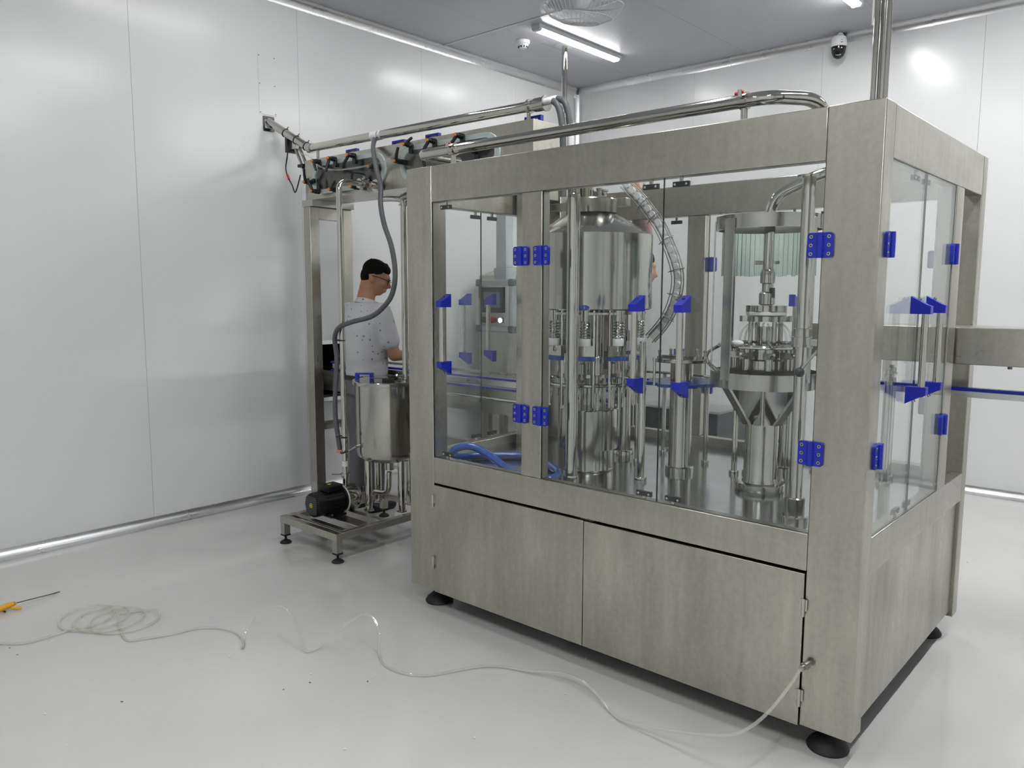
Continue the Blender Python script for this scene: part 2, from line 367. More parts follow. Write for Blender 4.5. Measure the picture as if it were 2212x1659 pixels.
for d,x,zs in ((d1,-1.904,(.53,.235)),(d2,-.167,(.495,.19))):
    for z in zs: inst(hbm,'butt_hinge',d,T(x,0,z))
ft = MB(); ft.lathe((0,0,0),[(.066,0),(.068,.006),(.058,.022),(.03,.045),(.018,.052),(.014,.0525),(.014,.1)],28)
ftm = ft.mesh('leveling_foot','rubber')
for x in (-1.97,-.1):
    for y in (.09,1.27): inst(ftm,'leveling_foot',mc,T(x,y,0))
# --- hinge, handle, latch meshes (local: door face normal = -y, up = z)
hg = MB(); Mxz = Matrix(((1,0,0,0),(0,0,-1,0),(0,1,0,0),(0,0,0,1)))   # poly xy -> xz plane, extrude to -y
hg.prism(rrect(.078,.076,.009), Mxz, .012, 0); hg.cyl((0,-.013,-.038),(0,-.013,.038),.009,n=14,m=0)
for i in range(9): hg.box(-.012,.012,-.0155,-.011,-.031+i*.0072,-.0275+i*.0072,0)
for sx in (-.027,.027):
    for z in (-.026,0,.026):
        hg.cyl((sx,-.0119,z),(sx,-.0135,z),.0058,n=10,m=1); hg.cyl((sx,-.0134,z),(sx,-.014,z),.0028,n=8,m=2)
hgm = hg.mesh('hinge',['blue_plastic','steel_fit','black_plastic'])
def bracket(flip):
    mb = MB(); s = -1 if flip else 1
    # profile in (depth, z): tall at the glass, short at the tip
    prof = [(0,.0),(-.062,.0),(-.062,.026),(-.05,.030),(0,.058)]
    vs = [(-.0155,d,s*z) for d,z in prof]+[(.0155,d,s*z) for d,z in prof]; n = 5
    fs = [tuple(range(n)), tuple(range(2*n-1,n-1,-1))]+[(i,n+i,n+(i+1)%n,(i+1)%n) for i in range(n)]
    if flip: fs = [tuple(reversed(f)) for f in fs]
    mb.add(vs,fs,0)
    # recessed finger slot on the slanted face and a screw
    mb.box(-.009,.009,-.034,-.012,s*.034,s*.0445,0) if False else None
    mb.cyl((0,-.018,s*.040),(0,-.026,s*.052),.0055,n=10,m=1)
    return mb.mesh('handle_bracket',['blue_plastic','steel_fit'])
brT, brB = bracket(False), bracket(True)
barm = MB().cyl((0,-.044,-.132),(0,-.044,.132),.0115,n=18).mesh('handle_bar','steel_pipe')
lt = MB(); lt.box(-.031,.031,.006,.018,-.009,.009,0); lt.box(-.006,.006,.008,.016,.009,.026,1)
for sx in (-.022,.022): lt.ball((sx,.005,0),(.0055,.004,.0055),10,1)
ltm = lt.mesh('latch',['black_plastic','steel_fit'])
lb = MB(); lb.box(-.031,.031,.006,.018,-.009,.009,0); lb.box(-.006,.006,.008,.016,-.022,-.009,1)
for sx in (-.022,.022): lb.ball((sx,.005,0),(.0055,.004,.0055),10,1)
lbm = lb.mesh('latch',['black_plastic','steel_fit'])
def glass_door(M, a0, a1, hinge_a, handle_a, latch_as, z0=.7365, z1=1.8905):
    """M maps local door frame (x along the face, -y outward) to the world."""
    mb = MB(); y0,y1 = .004,.010
    vs = [M@Vector(v) for v in ((a0,y0,z0),(a1,y0,z0),(a1,y1,z0),(a0,y1,z0),(a0,y0,z1),(a1,y0,z1),(a1,y1,z1),(a0,y1,z1))]
    mb.add(vs,[(0,1,5,4),(2,3,7,6)],0); mb.add(vs,[(3,2,1,0),(4,5,6,7),(1,2,6,5),(3,0,4,7)],1)
    g = mb.build('glass_door',['glass','glass_edge'],mc)
    for z in (1.64,.996): inst(hgm,'hinge',g,M@T(hinge_a,.0035,z))
    inst(brT,'handle_bracket',g,M@T(handle_a,.0035,1.428)); inst(brB,'handle_bracket',g,M@T(handle_a,.0035,1.188)); inst(barm,'handle_bar',g,M@T(handle_a,.0035,1.308))
    for a in latch_as:
        inst(ltm,'latch',g,M@T(a,.004,1.866)); inst(lbm,'latch',g,M@T(a,.004,.757))
    return g
I4 = Matrix()
glass_door(I4,-1.9035,-1.3715,-1.3705,-1.80,(-1.825,)); glass_door(I4,-1.2635,-.7235,-1.2645,-.803,(-.78,)); glass_door(I4,-.7205,-.1665,-.168,-.62,(-.66,))
MR = RZ(90)                       # right end: outward +x ; local x -> +y
glass_door(MR,.0915,.4795,.0905,.385,(.385,)); glass_door(MR,.4825,.8805,.8815,.575,(.515,))
ML = T(WM,0,0)@RZ(-90)            # left end: outward -x ; local x -> -y
glass_door(ML,-.8805,-.4875,-.8815,-.59,(-.558,)); glass_door(ML,-.4845,-.0915,-.0905,-.405,(-.437,))
MBk = T(0,DM,0)@RZ(180)           # rear: outward +y ; local x -> -x
glass_door(MBk,1.3565,1.9035,1.9045,1.43,(1.44,)); glass_door(MBk,.7235,1.2485,1.2495,.80,(.80,)); glass_door(MBk,.1665,.7205,.1675,.63,(.64,))
# --- support posts and pipes standing on the deck
DZ = .6903
def deck_post(x,y,z1,r,fr=None,fh=.018,name='support_post',m='steel_pipe'):
    mb = MB(); fr = fr or r*1.7
    mb.lathe((x,y,DZ),[(fr,0),(fr,fh*.8),(fr*.93,fh),(r*1.02,fh),(r,fh+.004),(r,z1-DZ-.003),(r*.9,z1-DZ)],24)
    return mb.build(name,m,mc)
deck_post(-1.272,.981,1.10,.0105); deck_post(-1.0,.905,1.10,.0105); deck_post(-.805,.803,1.10,.0125); deck_post(-.762,.842,1.10,.0125)
deck_post(-1.045,.411,1.29,.0155); deck_post(-1.262,.715,1.12,.009); deck_post(-1.229,.159,1.8915,.0265,.032,.04,'roof_support_post')
deck_post(-1.392,.80,1.16,.036,.052,.03,'drive_column'); deck_post(-.64,.985,1.14,.038,.055,.03,'drive_column')
deck_post(-.242,1.026,1.135,.0165); deck_post(-.265,1.16,1.135,.0165)
p = deck_post(-.315,.265,1.8915,.0225,.046,.022,'height_adjust_column')
cl = MB(); cl.lathe((-.315,.265,1.31),[(.036,0),(.036,.034),(.030,.036),(.030,.062),(.025,.064)],24); cl.lathe((-.315,.265,.712),[(.034,0),(.034,.062),(.03,.066)],24); cl.box(-.315,-.235,.252,.278,1.316,1.336)
cl.build('clamp_collar','steel_fit',p)
lv = MB(); lv.cyl((-.235,.22,1.315),(-.29,.20,1.235),.0055,n=10,m=0); lv.ball((-.293,.198,1.228),.017,14,1); lv.build('clamp_lever',['steel_pipe','black_plastic'],p)
tp = MB(); tp.lathe((-.315,.265,1.865),[(.036,.02),(.04,.026)],20); tp.build('top_flange','steel_fit',p)
for x,y in ((-.242,1.026),(-.265,1.16)):
    mb = MB(); mb.lathe((x,y,1.135),[(.0065,0),(.0065,.014),(.021,.016),(.021,.024),(.014,.026),(.014,.042),(.006,.044),(.006,.054)],16); mb.build('adjuster_knob','steel_fit',mc)
MB().box(-2.02,-1.44,.86,.90,1.915,1.955).build('tank_support_beam',SH,mc,.003)
rail = MB()
rail.tube(rounded([(-1.45,.93,1.10),(-1.10,.98,1.10),(-.80,.86,1.10),(-.55,1.02,1.10)],.15),.006,8); rail.build('guide_rail','steel_pipe',mc)

# ================================================================== ROTARY FILLER
FX,FY = -1.367,.472
rf = thing('rotary_filler','round stainless filling carousel with conical tank on a drum pedestal','filler',(FX,FY,DZ))
c = (FX,FY,0)
MB().lathe(c,[(.115,DZ),(.118,DZ+.006),(.1155,DZ+.012),(.1155,.79)],48).build('pedestal','steel_tank',rf)
MB().lathe(c,[(.12,.788),(.134,.79),(.134,.968),(.131,.972),(.02,.972)],48).build('drum','steel_tank',rf)
MB().lathe(c,[(.03,.9722),(.03,1.40)],24).build('centre_shaft','steel_pipe',rf)
tk = MB().lathe(c,[(.02,1.419),(.268,1.419),(.2735,1.424),(.2735,1.744),(.112,1.842)],64).build('tank','steel_tank',rf)
MB().lathe(c,[(.110,1.8425),(.1145,1.8428),(.1145,1.90),(.110,1.905),(.02,1.905)],48).build('tank_neck','steel_tank',rf)
lidf = MB()
for dx,dy,r,h in ((.0,-.03,.028,.05),(.045,.02,.02,.03),(-.04,-.05,.018,.05),(.07,-.04,.012,.03),(-.02,.06,.03,.03)):
    lidf.lathe((FX+dx,FY+dy,1.905),[(r*1.4,0),(r*1.4,.008),(r,.009),(r,h),(r*1.25,h+.002),(r*1.25,h+.01)],18)
lidf.cyl((FX+.085,FY-.03,1.915),(FX+.075,FY-.035,1.945),.005,n=8,m=1)
lidf.build('lid_fittings',['steel_fit','black_plastic'],rf)
MB().tube(rounded([(FX-.04,FY-.05,1.955),(FX-.04,FY-.05,2.0),(FX-.15,FY+.05,2.02)],.04),.018,14).build('lid_pipe','steel_pipe',rf)
# view direction from the machine towards the camera in plan, so that head no. 1 sits at the front
A0 = math.atan2(CAM.y-FY, CAM.x-FX)
nz = MB(); nz.cyl((0,0,1.374),(0,0,1.4185),.021,n=18); nz.cyl((0,0,1.29),(0,0,1.374),.0135,n=14); nz.cyl((0,0,1.25),(0,0,1.27),.006,n=10); nz.cyl((0,0,1.243),(0,0,1.25),.009,n=10)
for s in (-.036,.036): nz.cyl((-.012,s,1.10),(-.012,s,1.4185),.0062,n=10)
nzm = nz.mesh('nozzle','steel_pipe')
sp = [(math.cos(a)*.021, math.sin(a)*.021, 1.297+.073*a/(2*PI*6)) for a in [i*2*PI/14 for i in range(14*6+1)]]
spm = MB().tube(sp,.0026,6).mesh('spring','steel_pipe')
wcm = MB().lathe((0,0,0),[(.0235,1.268),(.0245,1.270),(.0245,1.296),(.0235,1.298)],20).mesh('white_collar','white_plastic')
bk = MB(); bk.box(-.022,.0,-.042,.042,1.222,1.268); bk.cyl((.0,0,1.248),(.003,0,1.248),.012,n=14); bk.cyl((.003,0,1.248),(.0035,0,1.248),.007,n=12)
bkm = bk.mesh('lift_block','steel_fit')
bl = MB(); bl.prism([(-.02,-.042),(.014,-.042),(.018,-.03),(.010,-.014),(.010,.014),(.018,.03),(.014,.042),(-.02,.042)], T(0,0,1.203), .018); blm = bl.mesh('bottle_gripper','blue_disc')
for k in range(10):
    a = A0+math.radians(-5+36*k); M = T(FX,FY,0)@Matrix.Rotation(a,4,'Z')@T(.235,0,0)
    nzo = inst(nzm,'nozzle',rf,M)
    for nm,me in (('spring',spm),('white_collar',wcm),('lift_block',bkm),('bottle_gripper',blm)):
        q = bpy.data.objects.new(nm,me); COL.objects.link(q); q.parent = nzo
    # lower lift rod pair
    lr = MB(); lr.cyl((-.01,-.034,1.0),(-.01,-.034,1.2),.005,n=8); lr.cyl((-.01,.034,1.0),(-.01,.034,1.2),.005,n=8)
    if k == 0: lrm = lr.mesh('lift_rod','steel_pipe')
    q = bpy.data.objects.new('lift_rod',lrm); COL.objects.link(q); q.parent = nzo
rg = [(FX+math.cos(a)*.222, FY+math.sin(a)*.222, 1.094) for a in [2*PI*i/64 for i in range(64)]]
MB().tube(rg,.0075,10,closed=True).build('lower_ring','steel_pipe',rf)
MB().lathe(c,[(.02,1.40),(.25,1.40),(.25,1.41),(.02,1.41)],48).build('carrier_plate','steel_fit',rf)
MB().lathe(c,[(.03,1.12),(.15,1.12),(.15,1.135),(.03,1.135)],40).build('cam_plate','steel_fit',rf)
for k in range(6):
    a = A0+math.radians(20+60*k); mb = MB(); mb.cyl((FX+.105*math.cos(a),FY+.105*math.sin(a),.9725),(FX+.105*math.cos(a),FY+.105*math.sin(a),1.12),.011,n=14); mb.build('cam_pillar','steel_pipe',rf)
a = A0+math.radians(9); mb = MB(); mb.lathe((FX+.19*math.cos(a),FY+.19*math.sin(a),0),[(.012,1.06),(.012,1.135),(.024,1.137),(.026,1.14),(.026,1.215),(.023,1.22),(.012,1.222),(.010,1.40)],20); mb.build('lift_cylinder','steel_fit',rf)
a = A0+math.radians(14)
for k in range(4):
    aa = A0+math.radians(-50+36*k); mb = MB(); mb.lathe((FX+.125*math.cos(aa),FY+.125*math.sin(aa),0),[(.016,1.06),(.016,1.18),(.012,1.185),(.012,1.40)],16); mb.build('valve_stem','steel_fit',rf)
for k in range(8):
    aa = A0+math.radians(-5+45*k); px,py = FX+.222*math.cos(aa),FY+.222*math.sin(aa)
    mb = MB(); mb.cyl((px,py,1.0865),(px,py,1.065),.012,n=12); mb.cyl((px,py,1.065),(px,py,1.04),.007,n=10); mb.build('ring_bolt','steel_fit',rf)
# number badge "1"
a = A0+math.radians(-5); nrm = Vector((math.cos(a),math.sin(a),0)); tx = Vector((-math.sin(a),math.cos(a),0)); pc = Vector((FX,FY,1.431))+nrm*.2745
Mb = Matrix((( tx.x,0,nrm.x,pc.x),(tx.y,0,nrm.y,pc.y),(0,1,0,pc.z),(0,0,0,1)))
el = [(math.cos(2*PI*i/28)*.021, math.sin(2*PI*i/28)*.0105) for i in range(28)]
bo = MB().prism(el,Mb,.0025).build('number_badge','blue_disc',rf)
fc = bpy.data.curves.new('digit','FONT'); fc.body = '1'; fc.size = .017; fc.align_x = 'CENTER'; fc.align_y = 'CENTER'; fc.extrude = .0003
fo = bpy.data.objects.new('digit',fc); COL.objects.link(fo); bpy.context.view_layer.update()
me = bpy.data.meshes.new_from_object(fo.evaluated_get(bpy.context.evaluated_depsgraph_get())); bpy.data.objects.remove(fo); me.materials.clear(); me.materials.append(MAT['white_plastic'])
inst(me,'digit',bo,Mb@T(0,0,.0032))

# ================================================================== CAPPING STATION
CX,CY = -.605,.625
cs = thing('capping_station','steel capping unit with open ring cage on a flanged column','capper',(CX,CY,DZ))
c = (CX,CY,0)
MB().lathe(c,[(.098,DZ),(.1,DZ+.004),(.1,DZ+.026),(.097,DZ+.03),(.072,DZ+.032),(.068,DZ+.045),(.066,DZ+.05),(.066,1.14)],48).build('column','steel_tank',cs)
AC = math.atan2(CAM.y-CY, CAM.x-CX)
sq = MB()
for k in range(4):
    M = T(CX,CY,0)@Matrix.Rotation(AC+PI/4+PI/2*k,4,'Z'); sq.box(.0665,.073,-.06,.06,.965,1.115,M=M)
    sq.cyl(M@Vector((.073,.03,1.0)),M@Vector((.081,.03,1.0)),.009,n=10); 
sq.build('bracket_plate','steel_fit',cs)
for k in range(4):
    M = T(CX,CY,0)@Matrix.Rotation(AC+PI/4+PI/2*k,4,'Z')
    w = .02; vs = [M@Vector(v) for v in ((.074,-w,.965),(.088,-w,.965),(.088,w,.965),(.074,w,.965),(.188,-w,1.1185),(.203,-w,1.1185),(.203,w,1.1185),(.188,w,1.1185))]
    MB().hexa(vs).build('support_arm','steel_fit',cs,.001)
def ring_band(z0,z1,ro,ri,n=64): return MB().lathe(c,[(ri,z0),(ro,z0),(ro,z1),(ri,z1),(ri,z0)],n,cap=False)
ring_band(1.119,1.181,.212,.204).build('lower_ring','steel_tank',cs)
MB().lathe(c,[(.0665,1.1195),(.2035,1.1195),(.2035,1.123),(.0665,1.123),(.0665,1.1195)],48,cap=False).build('ring_floor','steel_fit',cs)
ring_band(1.742,1.795,.206,.197).build('upper_ring','steel_tank',cs)
for ang in (-44,46,136,226,-104+22):
    M = T(CX,CY,0)@Matrix.Rotation(AC+math.radians(ang),4,'Z')
    if ang == -82: continue
    MB().box(.2065,.213,-.025,.025,1.15,1.78,M=M).build('cage_bar','steel_fit',cs,.001)
M = T(CX,CY,0)@Matrix.Rotation(AC+math.radians(-88),4,'Z'); MB().box(.2065,.212,-.02,.02,1.15,1.78,M=M).build('cage_bar','steel_fit',cs,.001)
# translucent strips hanging behind the cage
ns = 26
for k in range(ns):
    aa = AC+math.radians(105+150*k/(ns-1)); M = T(CX,CY,0)@Matrix.Rotation(aa,4,'Z')@T(.187,0,0)@RZ(random.uniform(-14,14))
    z0 = 1.565+random.uniform(-.004,.004); MB().box(-.001,.001,-.0082,.0082,z0,1.741,0,M).box(-.0016,.0016,.0083,.0094,z0,1.741,1,M).build('curtain_strip',['pvc_strip','grey_plastic'],cs)
MB().lathe(c,[(.034,1.29),(.034,1.36)],20).build('spindle','steel_fit',cs)
def flute(ro,ri,nl,k=96): return [((ri+(ro-ri)*(.5+.5*math.tanh(3*math.cos(nl*2*PI*i/k))))*math.cos(2*PI*i/k),(ri+(ro-ri)*(.5+.5*math.tanh(3*math.cos(nl*2*PI*i/k))))*math.sin(2*PI*i/k)) for i in range(k)]
MB().prism(flute(.082,.072,8),T(CX,CY,1.421),.023).build('upper_star_disc','steel_fit',cs)
MB().lathe(c,[(.075,1.404),(.079,1.406),(.079,1.4185),(.075,1.42)],40).build('white_disc','white_plastic',cs)
MB().prism(flute(.106,.088,8),T(CX,CY,1.381),.021).build('lower_star_disc','steel_fit',cs)
for k in range(4):
    aa = AC+math.radians(30+90*k); x,y = CX+.066*math.cos(aa),CY+.066*math.sin(aa); MB().cyl((x,y,1.27),(x,y,1.3805),.0095,n=14).build('disc_pillar','steel_pipe',cs)
for k in range(8):
    aa = AC+math.radians(8+45*k); d = Vector((math.cos(aa),math.sin(aa),0)); p0 = Vector((CX,CY,1.37))
    MB().tube(cr([p0+d*.055,p0+d*.072+Vector((0,0,-.006)),p0+d*.092+Vector((0,0,-.03)),p0+d*.10+Vector((0,0,-.065)),p0+d*.10+Vector((0,0,-.10))],5),.0045,8).build('clear_tube','clear_small',cs)
    h = MB(); M = T(CX,CY,0)@Matrix.Rotation(aa,4,'Z')
    h.cyl(M@Vector((.115,0,1.19)),M@Vector((.115,0,1.275)),.017,n=16); h.cyl(M@Vector((.115,0,1.275)),M@Vector((.115,0,1.29)),.010,n=12); h.box(.085,.135,-.02,.02,1.235,1.26,M=M); h.cyl(M@Vector((.135,0,1.247)),M@Vector((.165,.012,1.257)),.006,n=8)
    h.build('capping_head','steel_fit',cs)
MB().lathe(c,[(.05,1.183),(.095,1.183),(.095,1.225),(.07,1.23),(.07,1.285),(.05,1.29)],40).build('chuck_turret','steel_fit',cs)
rgp = [(CX+.178*math.cos(2*PI*i/56),CY+.178*math.sin(2*PI*i/56),1.285+.0*i) for i in range(56)]
MB().tube(rgp,.0085,10,closed=True).build('guide_ring','steel_pipe',cs)
loop = [Vector((CX,CY,1.285))+Vector((math.cos(AC+math.radians(-118+i*6)),math.sin(AC+math.radians(-118+i*6)),0))*(.185+.045*math.sin(i/9*PI)) + Vector((0,0,-.012*i)) for i in range(10)]
MB().tube(cr(loop,4),.0075,10).build('rail_loop','steel_pipe',cs)
aa = AC+math.radians(-35); MB().ball((CX+.18*math.cos(aa),CY+.18*math.sin(aa),1.30),(.026,.016,.012),14).build('white_grip','white_plastic',cs)
MB().lathe(c,[(.022,1.445),(.031,1.449),(.031,1.492),(.026,1.498),(.021,1.5),(.021,1.53),(.029,1.534),(.029,1.572),(.024,1.585),(.021,1.59),(.021,1.60)],24).build('rotary_joint','steel_fit',cs)
MB().tube(rounded([(CX,CY,1.6),(CX,CY,1.868),(CX+.20,CY+.02,1.955),(CX+.42,CY+.02,1.955)],.07),.021,16).build('feed_pipe','steel_pipe',cs)
MB().cyl((CX+.028,CY-.01,1.45),(CX+.028,CY-.01,1.475),.010,n=12,m=0).cyl((CX+.028,CY-.01,1.475),(CX+.028,CY-.01,1.515),.008,n=10,m=1).tube([(CX+.028,CY-.01,1.515),(CX+.03,CY-.012,1.62),(CX+.024,CY-.012,1.70)],.0035,6,2).build('air_line',['steel_fit','black_plastic','clear_small'],cs)
sd = MB(); sd.cyl((CX-.02,CY-.012,1.615),(CX-.042,CY-.028,1.615),.008,n=10); sd.cyl((CX+.02,CY+.012,1.615),(CX+.036,CY+.022,1.615),.006,n=10); sd.build('bleed_plug','steel_fit',cs)

# ================================================================== STAR WHEEL
SX,SY = -1.01,.68
sw = thing('star_wheel','steel transfer star wheel column with blue notched disc','wheel',(SX,SY,DZ))
MB().lathe((SX,SY,0),[(.062,DZ),(.062,DZ+.024),(.059,DZ+.028),(.052,DZ+.028),(.05,DZ+.034),(.05,1.19)],40).build('column','steel_tank',sw)
MB().prism(flute(.17,.145,8),T(SX,SY,1.088),.014).build('notched_disc','blue_disc',sw)
MB().lathe((SX,SY,0),[(.02,1.19),(.128,1.19),(.130,1.192),(.130,1.203),(.128,1.205),(.02,1.205)],48).build('top_plate','steel_fit',sw)
mb = MB()
for ang in (20,80,150,220,300): mb.lathe((SX+.10*math.cos(math.radians(ang)),SY+.10*math.sin(math.radians(ang)),1.205),[(.012,0),(.012,.008),(.006,.01),(.006,.026),(.009,.028),(.007,.036)],12)
mb.box(SX-.10,SX+.06,SY-.012,SY+.012,1.2055,1.214); mb.build('plate_clamps','steel_fit',sw)
MB().lathe((SX-.02,SY-.2,1.0),[(.006,.1),(.006,.215)],8).build('guide_pin','steel_pipe',sw)

# ================================================================== CAP CHUTE + CAPS
CH = cr([(-1.383,.76,2.008),(-1.352,.76,1.978),(-1.292,.76,1.922),(-1.248,.76,1.871),(-1.19,.76,1.8),(-1.144,.76,1.719),(-1.105,.76,1.634),(-1.089,.76,1.561),(-1.094,.76,1.494),(-1.118,.76,1.418),(-1.16,.76,1.349),(-1.225,.76,1.278)],6)
vd = Vector((CAM.x+1.1, CAM.y-.76, 0)).normalized()      # chute channel lies flat towards the aisle
cc = thing('cap_chute','curved wire chute feeding white caps beside the conical tank','chute',(-1.225,.76,1.27))
def chframe(i):
    d = (CH[min(i+1,len(CH)-1)]-CH[max(i-1,0)]).normalized(); nn_ = Vector((0,-1,0)); s = d.cross(nn_).normalized(); return d,s,nn_
for a,b in ((-.024,.013),(.024,.013),(-.024,-.011),(.024,-.011),(.006,.019)):
    MB().tube([CH[i]+chframe(i)[1]*a+chframe(i)[2]*b for i in range(len(CH))],.0024,6).build('wire_rail','steel_dark',cc)
MB().add(*(lambda L: ([v for i in L for v in (CH[i]+chframe(i)[1]*-.022-chframe(i)[2]*.010, CH[i]+chframe(i)[1]*.022-chframe(i)[2]*.010, CH[i]+chframe(i)[1]*.022-chframe(i)[2]*.012, CH[i]+chframe(i)[1]*-.022-chframe(i)[2]*.012)], [(4*k+j,4*k+(j+1)%4,4*k+4+(j+1)%4,4*k+4+j) for k in range(len(L)-1) for j in range(4)]))(list(range(len(CH))))).build('chute_floor','clear_small',cc)
for i in (14,21,29,39,49,57):
    d,s,n_ = chframe(i); P0 = CH[i]
    mb = MB(); mb.tube([P0-s*.042+n_*.004,P0-s*.024+n_*.0155,P0+n_*.021,P0+s*.024+n_*.0155,P0+s*.042+n_*.004],.0022,6); mb.tube([P0-s*.028+n_*.0155,P0-s*.028-n_*.014,P0+s*.028-n_*.014,P0+s*.028+n_*.0155],.0022,6); mb.build('wire_bracket','steel_dark',cc)
capm = MB().lathe((0,0,-.009),[(.0165,0),(.0175,.001),(.0175,.016),(.016,.018),(.0,.018)],20).mesh('bottle_cap','white_plastic')
acc = 0; last = -1; ncap = 0
for i in range(2,len(CH)-4):
    acc += (CH[i]-CH[i-1]).length
    if acc-last >= .0362:
        last = acc; d,s,n_ = chframe(i)
        o = bpy.data.objects.new('bottle_cap',capm); COL.objects.link(o)
        M = Matrix(((s.x,d.x,n_.x,0),(s.y,d.y,n_.y,0),(s.z,d.z,n_.z,0),(0,0,0,1))); o.matrix_world = T(*(CH[i]+n_*.0005))@M
        tag(o,'small white plastic bottle cap queued in the curved wire chute','cap','caps queued in the chute'); ncap += 1

# ================================================================== BLUE HOSE ON THE DECK
BLUE = [(-1.695,.409,.708),(-1.827,.304,.708),(-1.89,.193,.712),(-1.866,.116,.712),(-1.913,.15,.738),(-1.862,.181,.765),(-1.777,.172,.76),(-1.661,.158,.735),(-1.552,.152,.712),(-1.43,.100,.708),(-1.326,.10,.708),(-1.295,.19,.708),(-1.37,.285,.708),(-1.50,.36,.708),(-1.62,.33,.709)]
BLUE = [(-1.66,.44,.7085),(-1.76,.36,.7085),(-1.85,.265,.7085),(-1.905,.17,.711),(-1.915,.125,.728),(-1.89,.135,.757),(-1.84,.165,.771),(-1.77,.170,.762),(-1.66,.15,.738),(-1.55,.118,.713),(-1.44,.092,.7085),(-1.35,.085,.7085),(-1.305,.13,.7085),(-1.345,.22,.7085),(-1.45,.30,.7085),(-1.57,.352,.7085)]
bh = MB().tube(cr(BLUE,8),.0175,14).build('blue_hose','clear_blue'); tag(bh,'loop of translucent blue hose lying on the machine deck','hose')

# ================================================================== CONVEYORS
ic = thing('infeed_conveyor','stainless bottle conveyor with blue guide rails entering the machine from the wall','conveyor',(-3.0,1.15,0))
part('side_plate',(-4.62,-1.62,1.045,1.052,.755,.905),SH,.001,ic); part('side_plate',(-4.62,-1.62,1.238,1.245,.755,.905),SH,.001,ic)
part('slat_chain',(-4.62,-1.62,1.06,1.23,.885,.898),'steel_fit',0,ic)
for y,s in ((1.02,-1),(1.262,1)):
    for z in (.915,.975):
        part('rail_backing',(-4.1,-1.62,y-.004,y+.004,z-.008,z+.008),'alu_trim',0,ic); part('blue_guide_strip',(-4.1,-1.62,*sorted((y+s*.0042,y+s*.014)),z-.006,z+.006),'blue_plastic',0,ic)
part('top_guide_rail',(-4.1,-1.62,1.0242,1.034,.93,.962),'alu_trim',0,ic)
MB().cyl((-3.4,1.035,.845),(-1.7,1.035,.845),.009,n=10).build('tie_bar','steel_pipe',ic)
for x in (-3.9,-2.6):
    for y in (1.06,1.21): part('leg',(x,x+.045,y,y+.04,.03,.755),SH,.002,ic); MB().lathe((x+.022,y+.02,0),[(.035,0),(.035,.01),(.012,.022),(.012,.03)],16).build('rubber_foot','rubber',ic)
for x in (-3.93,-3.0):
    cb = MB(); cb.cyl((x,1.0,.86),(x,1.0,1.055),.0085,n=10,m=0); cb.cyl((x,.94,1.03),(x,1.045,1.03),.005,n=8,m=0); cb.box(x-.018,x+.018,.988,1.045,.885,.905,0); cb.cyl((x,1.0,1.055),(x,1.0,1.075),.012,n=10,m=1); cb.box(x-.022,x+.022,.994,1.006,1.062,1.08,1)
    cb.build('rail_clamp',['steel_pipe','red_plastic'],ic)
oc = thing('outfeed_guard','long brushed steel box guard over the outfeed line leaving the machine','guard',(.8,1.14,1.21))
part('guard_body',(-.6,2.6,1.02,1.27,1.219,1.363),'steel_panel_h',.003,oc)
bt = MB()
for x in (.18,.65,1.3): bt.cyl((x,1.06,1.207),(x,1.06,1.219),.008,n=10)
bt.build('guard_bolt','steel_dark',oc)
part('guard_leg',(2.45,2.5,1.1,1.15,0,1.219),'steel_panel_h',.002,oc)
orl = thing('outfeed_rail','slim outfeed guide rail with dark blue strip below the steel guard','rail',(.8,1.15,1.1))
part('rail_body',(-.6,2.6,1.135,1.165,1.078,1.103),'alu_trim',.001,orl); part('blue_strip',(-.6,2.6,1.129,1.1348,1.104,1.116),'blue_plastic',0,orl); part('strip_carrier',(-.6,2.6,1.1352,1.165,1.1032,1.116),'blue_plastic',0,orl)
part('rail_leg',(2.45,2.48,1.135,1.165,0,1.078),'alu_trim',.001,orl)
part('rail_hanger',(-.30,-.27,1.135,1.165,1.116,1.219),'steel_fit',0,orl)

# ================================================================== CONTROL PANEL
HX,HY,HZ = -2.875,1.46,1.40
cp = thing('control_panel','grey swing-arm operator panel with small screen, red and white buttons','panel',(HX,HY,HZ-.2))
w,h = .17,.178
part('enclosure',(HX-w,HX+w,HY,HY+.13,HZ-h,HZ+h),'light_grey',.012,cp)
part('face_plate',(HX-w+.03,HX+w-.03,HY-.004,HY,HZ-h+.045,HZ+h-.045),'steel_fit',.001,cp)
for sx in (-1,1):
    for sz in (-1,1):
        x0,x1 = sorted((HX+sx*w*1.012,HX+sx*(w-.045))); z0,z1 = sorted((HZ+sz*h*1.012,HZ+sz*(h-.05))); part('corner_cover',(x0,x1,HY-.006,HY+.134,z0,z1),'grey_plastic',.012,cp)
sc = part('screen_bezel',(HX-.098,HX+.098,HY-.014,HY-.0041,HZ-.045,HZ+.125),'screen_bezel',.002,cp)
MB().box(HX-.08,HX+.068,HY-.0155,HY-.0141,HZ-.012,HZ+.092).build('screen','screen',sc)
for dx,mt in ((-.085,'grey_plastic'),(-.01,'red_plastic'),(.07,'lit_button')):
    mb = MB(); mb.cyl((HX+dx,HY-.0041,HZ-.095),(HX+dx,HY-.012,HZ-.095),.021,n=20,m=0); mb.cyl((HX+dx,HY-.012,HZ-.095),(HX+dx,HY-(.034 if 'red' in mt else .018),HZ-.095),.017,n=20,m=1); mb.build('push_button',['steel_dark',mt],cp)
for sx in (-1,1):
    mb = MB(); x = HX+sx*(w+.045); mb.cyl((x,HY+.07,HZ-.12),(x,HY+.07,HZ+.12),.012,n=12,m=0)
    for z in (-.11,.11): mb.box(*sorted((HX+sx*w,x+sx*.012)),HY+.05,HY+.09,HZ+z-.02,HZ+z+.02,1)
    mb.build('grab_handle',['alu_trim','light_grey'],cp)
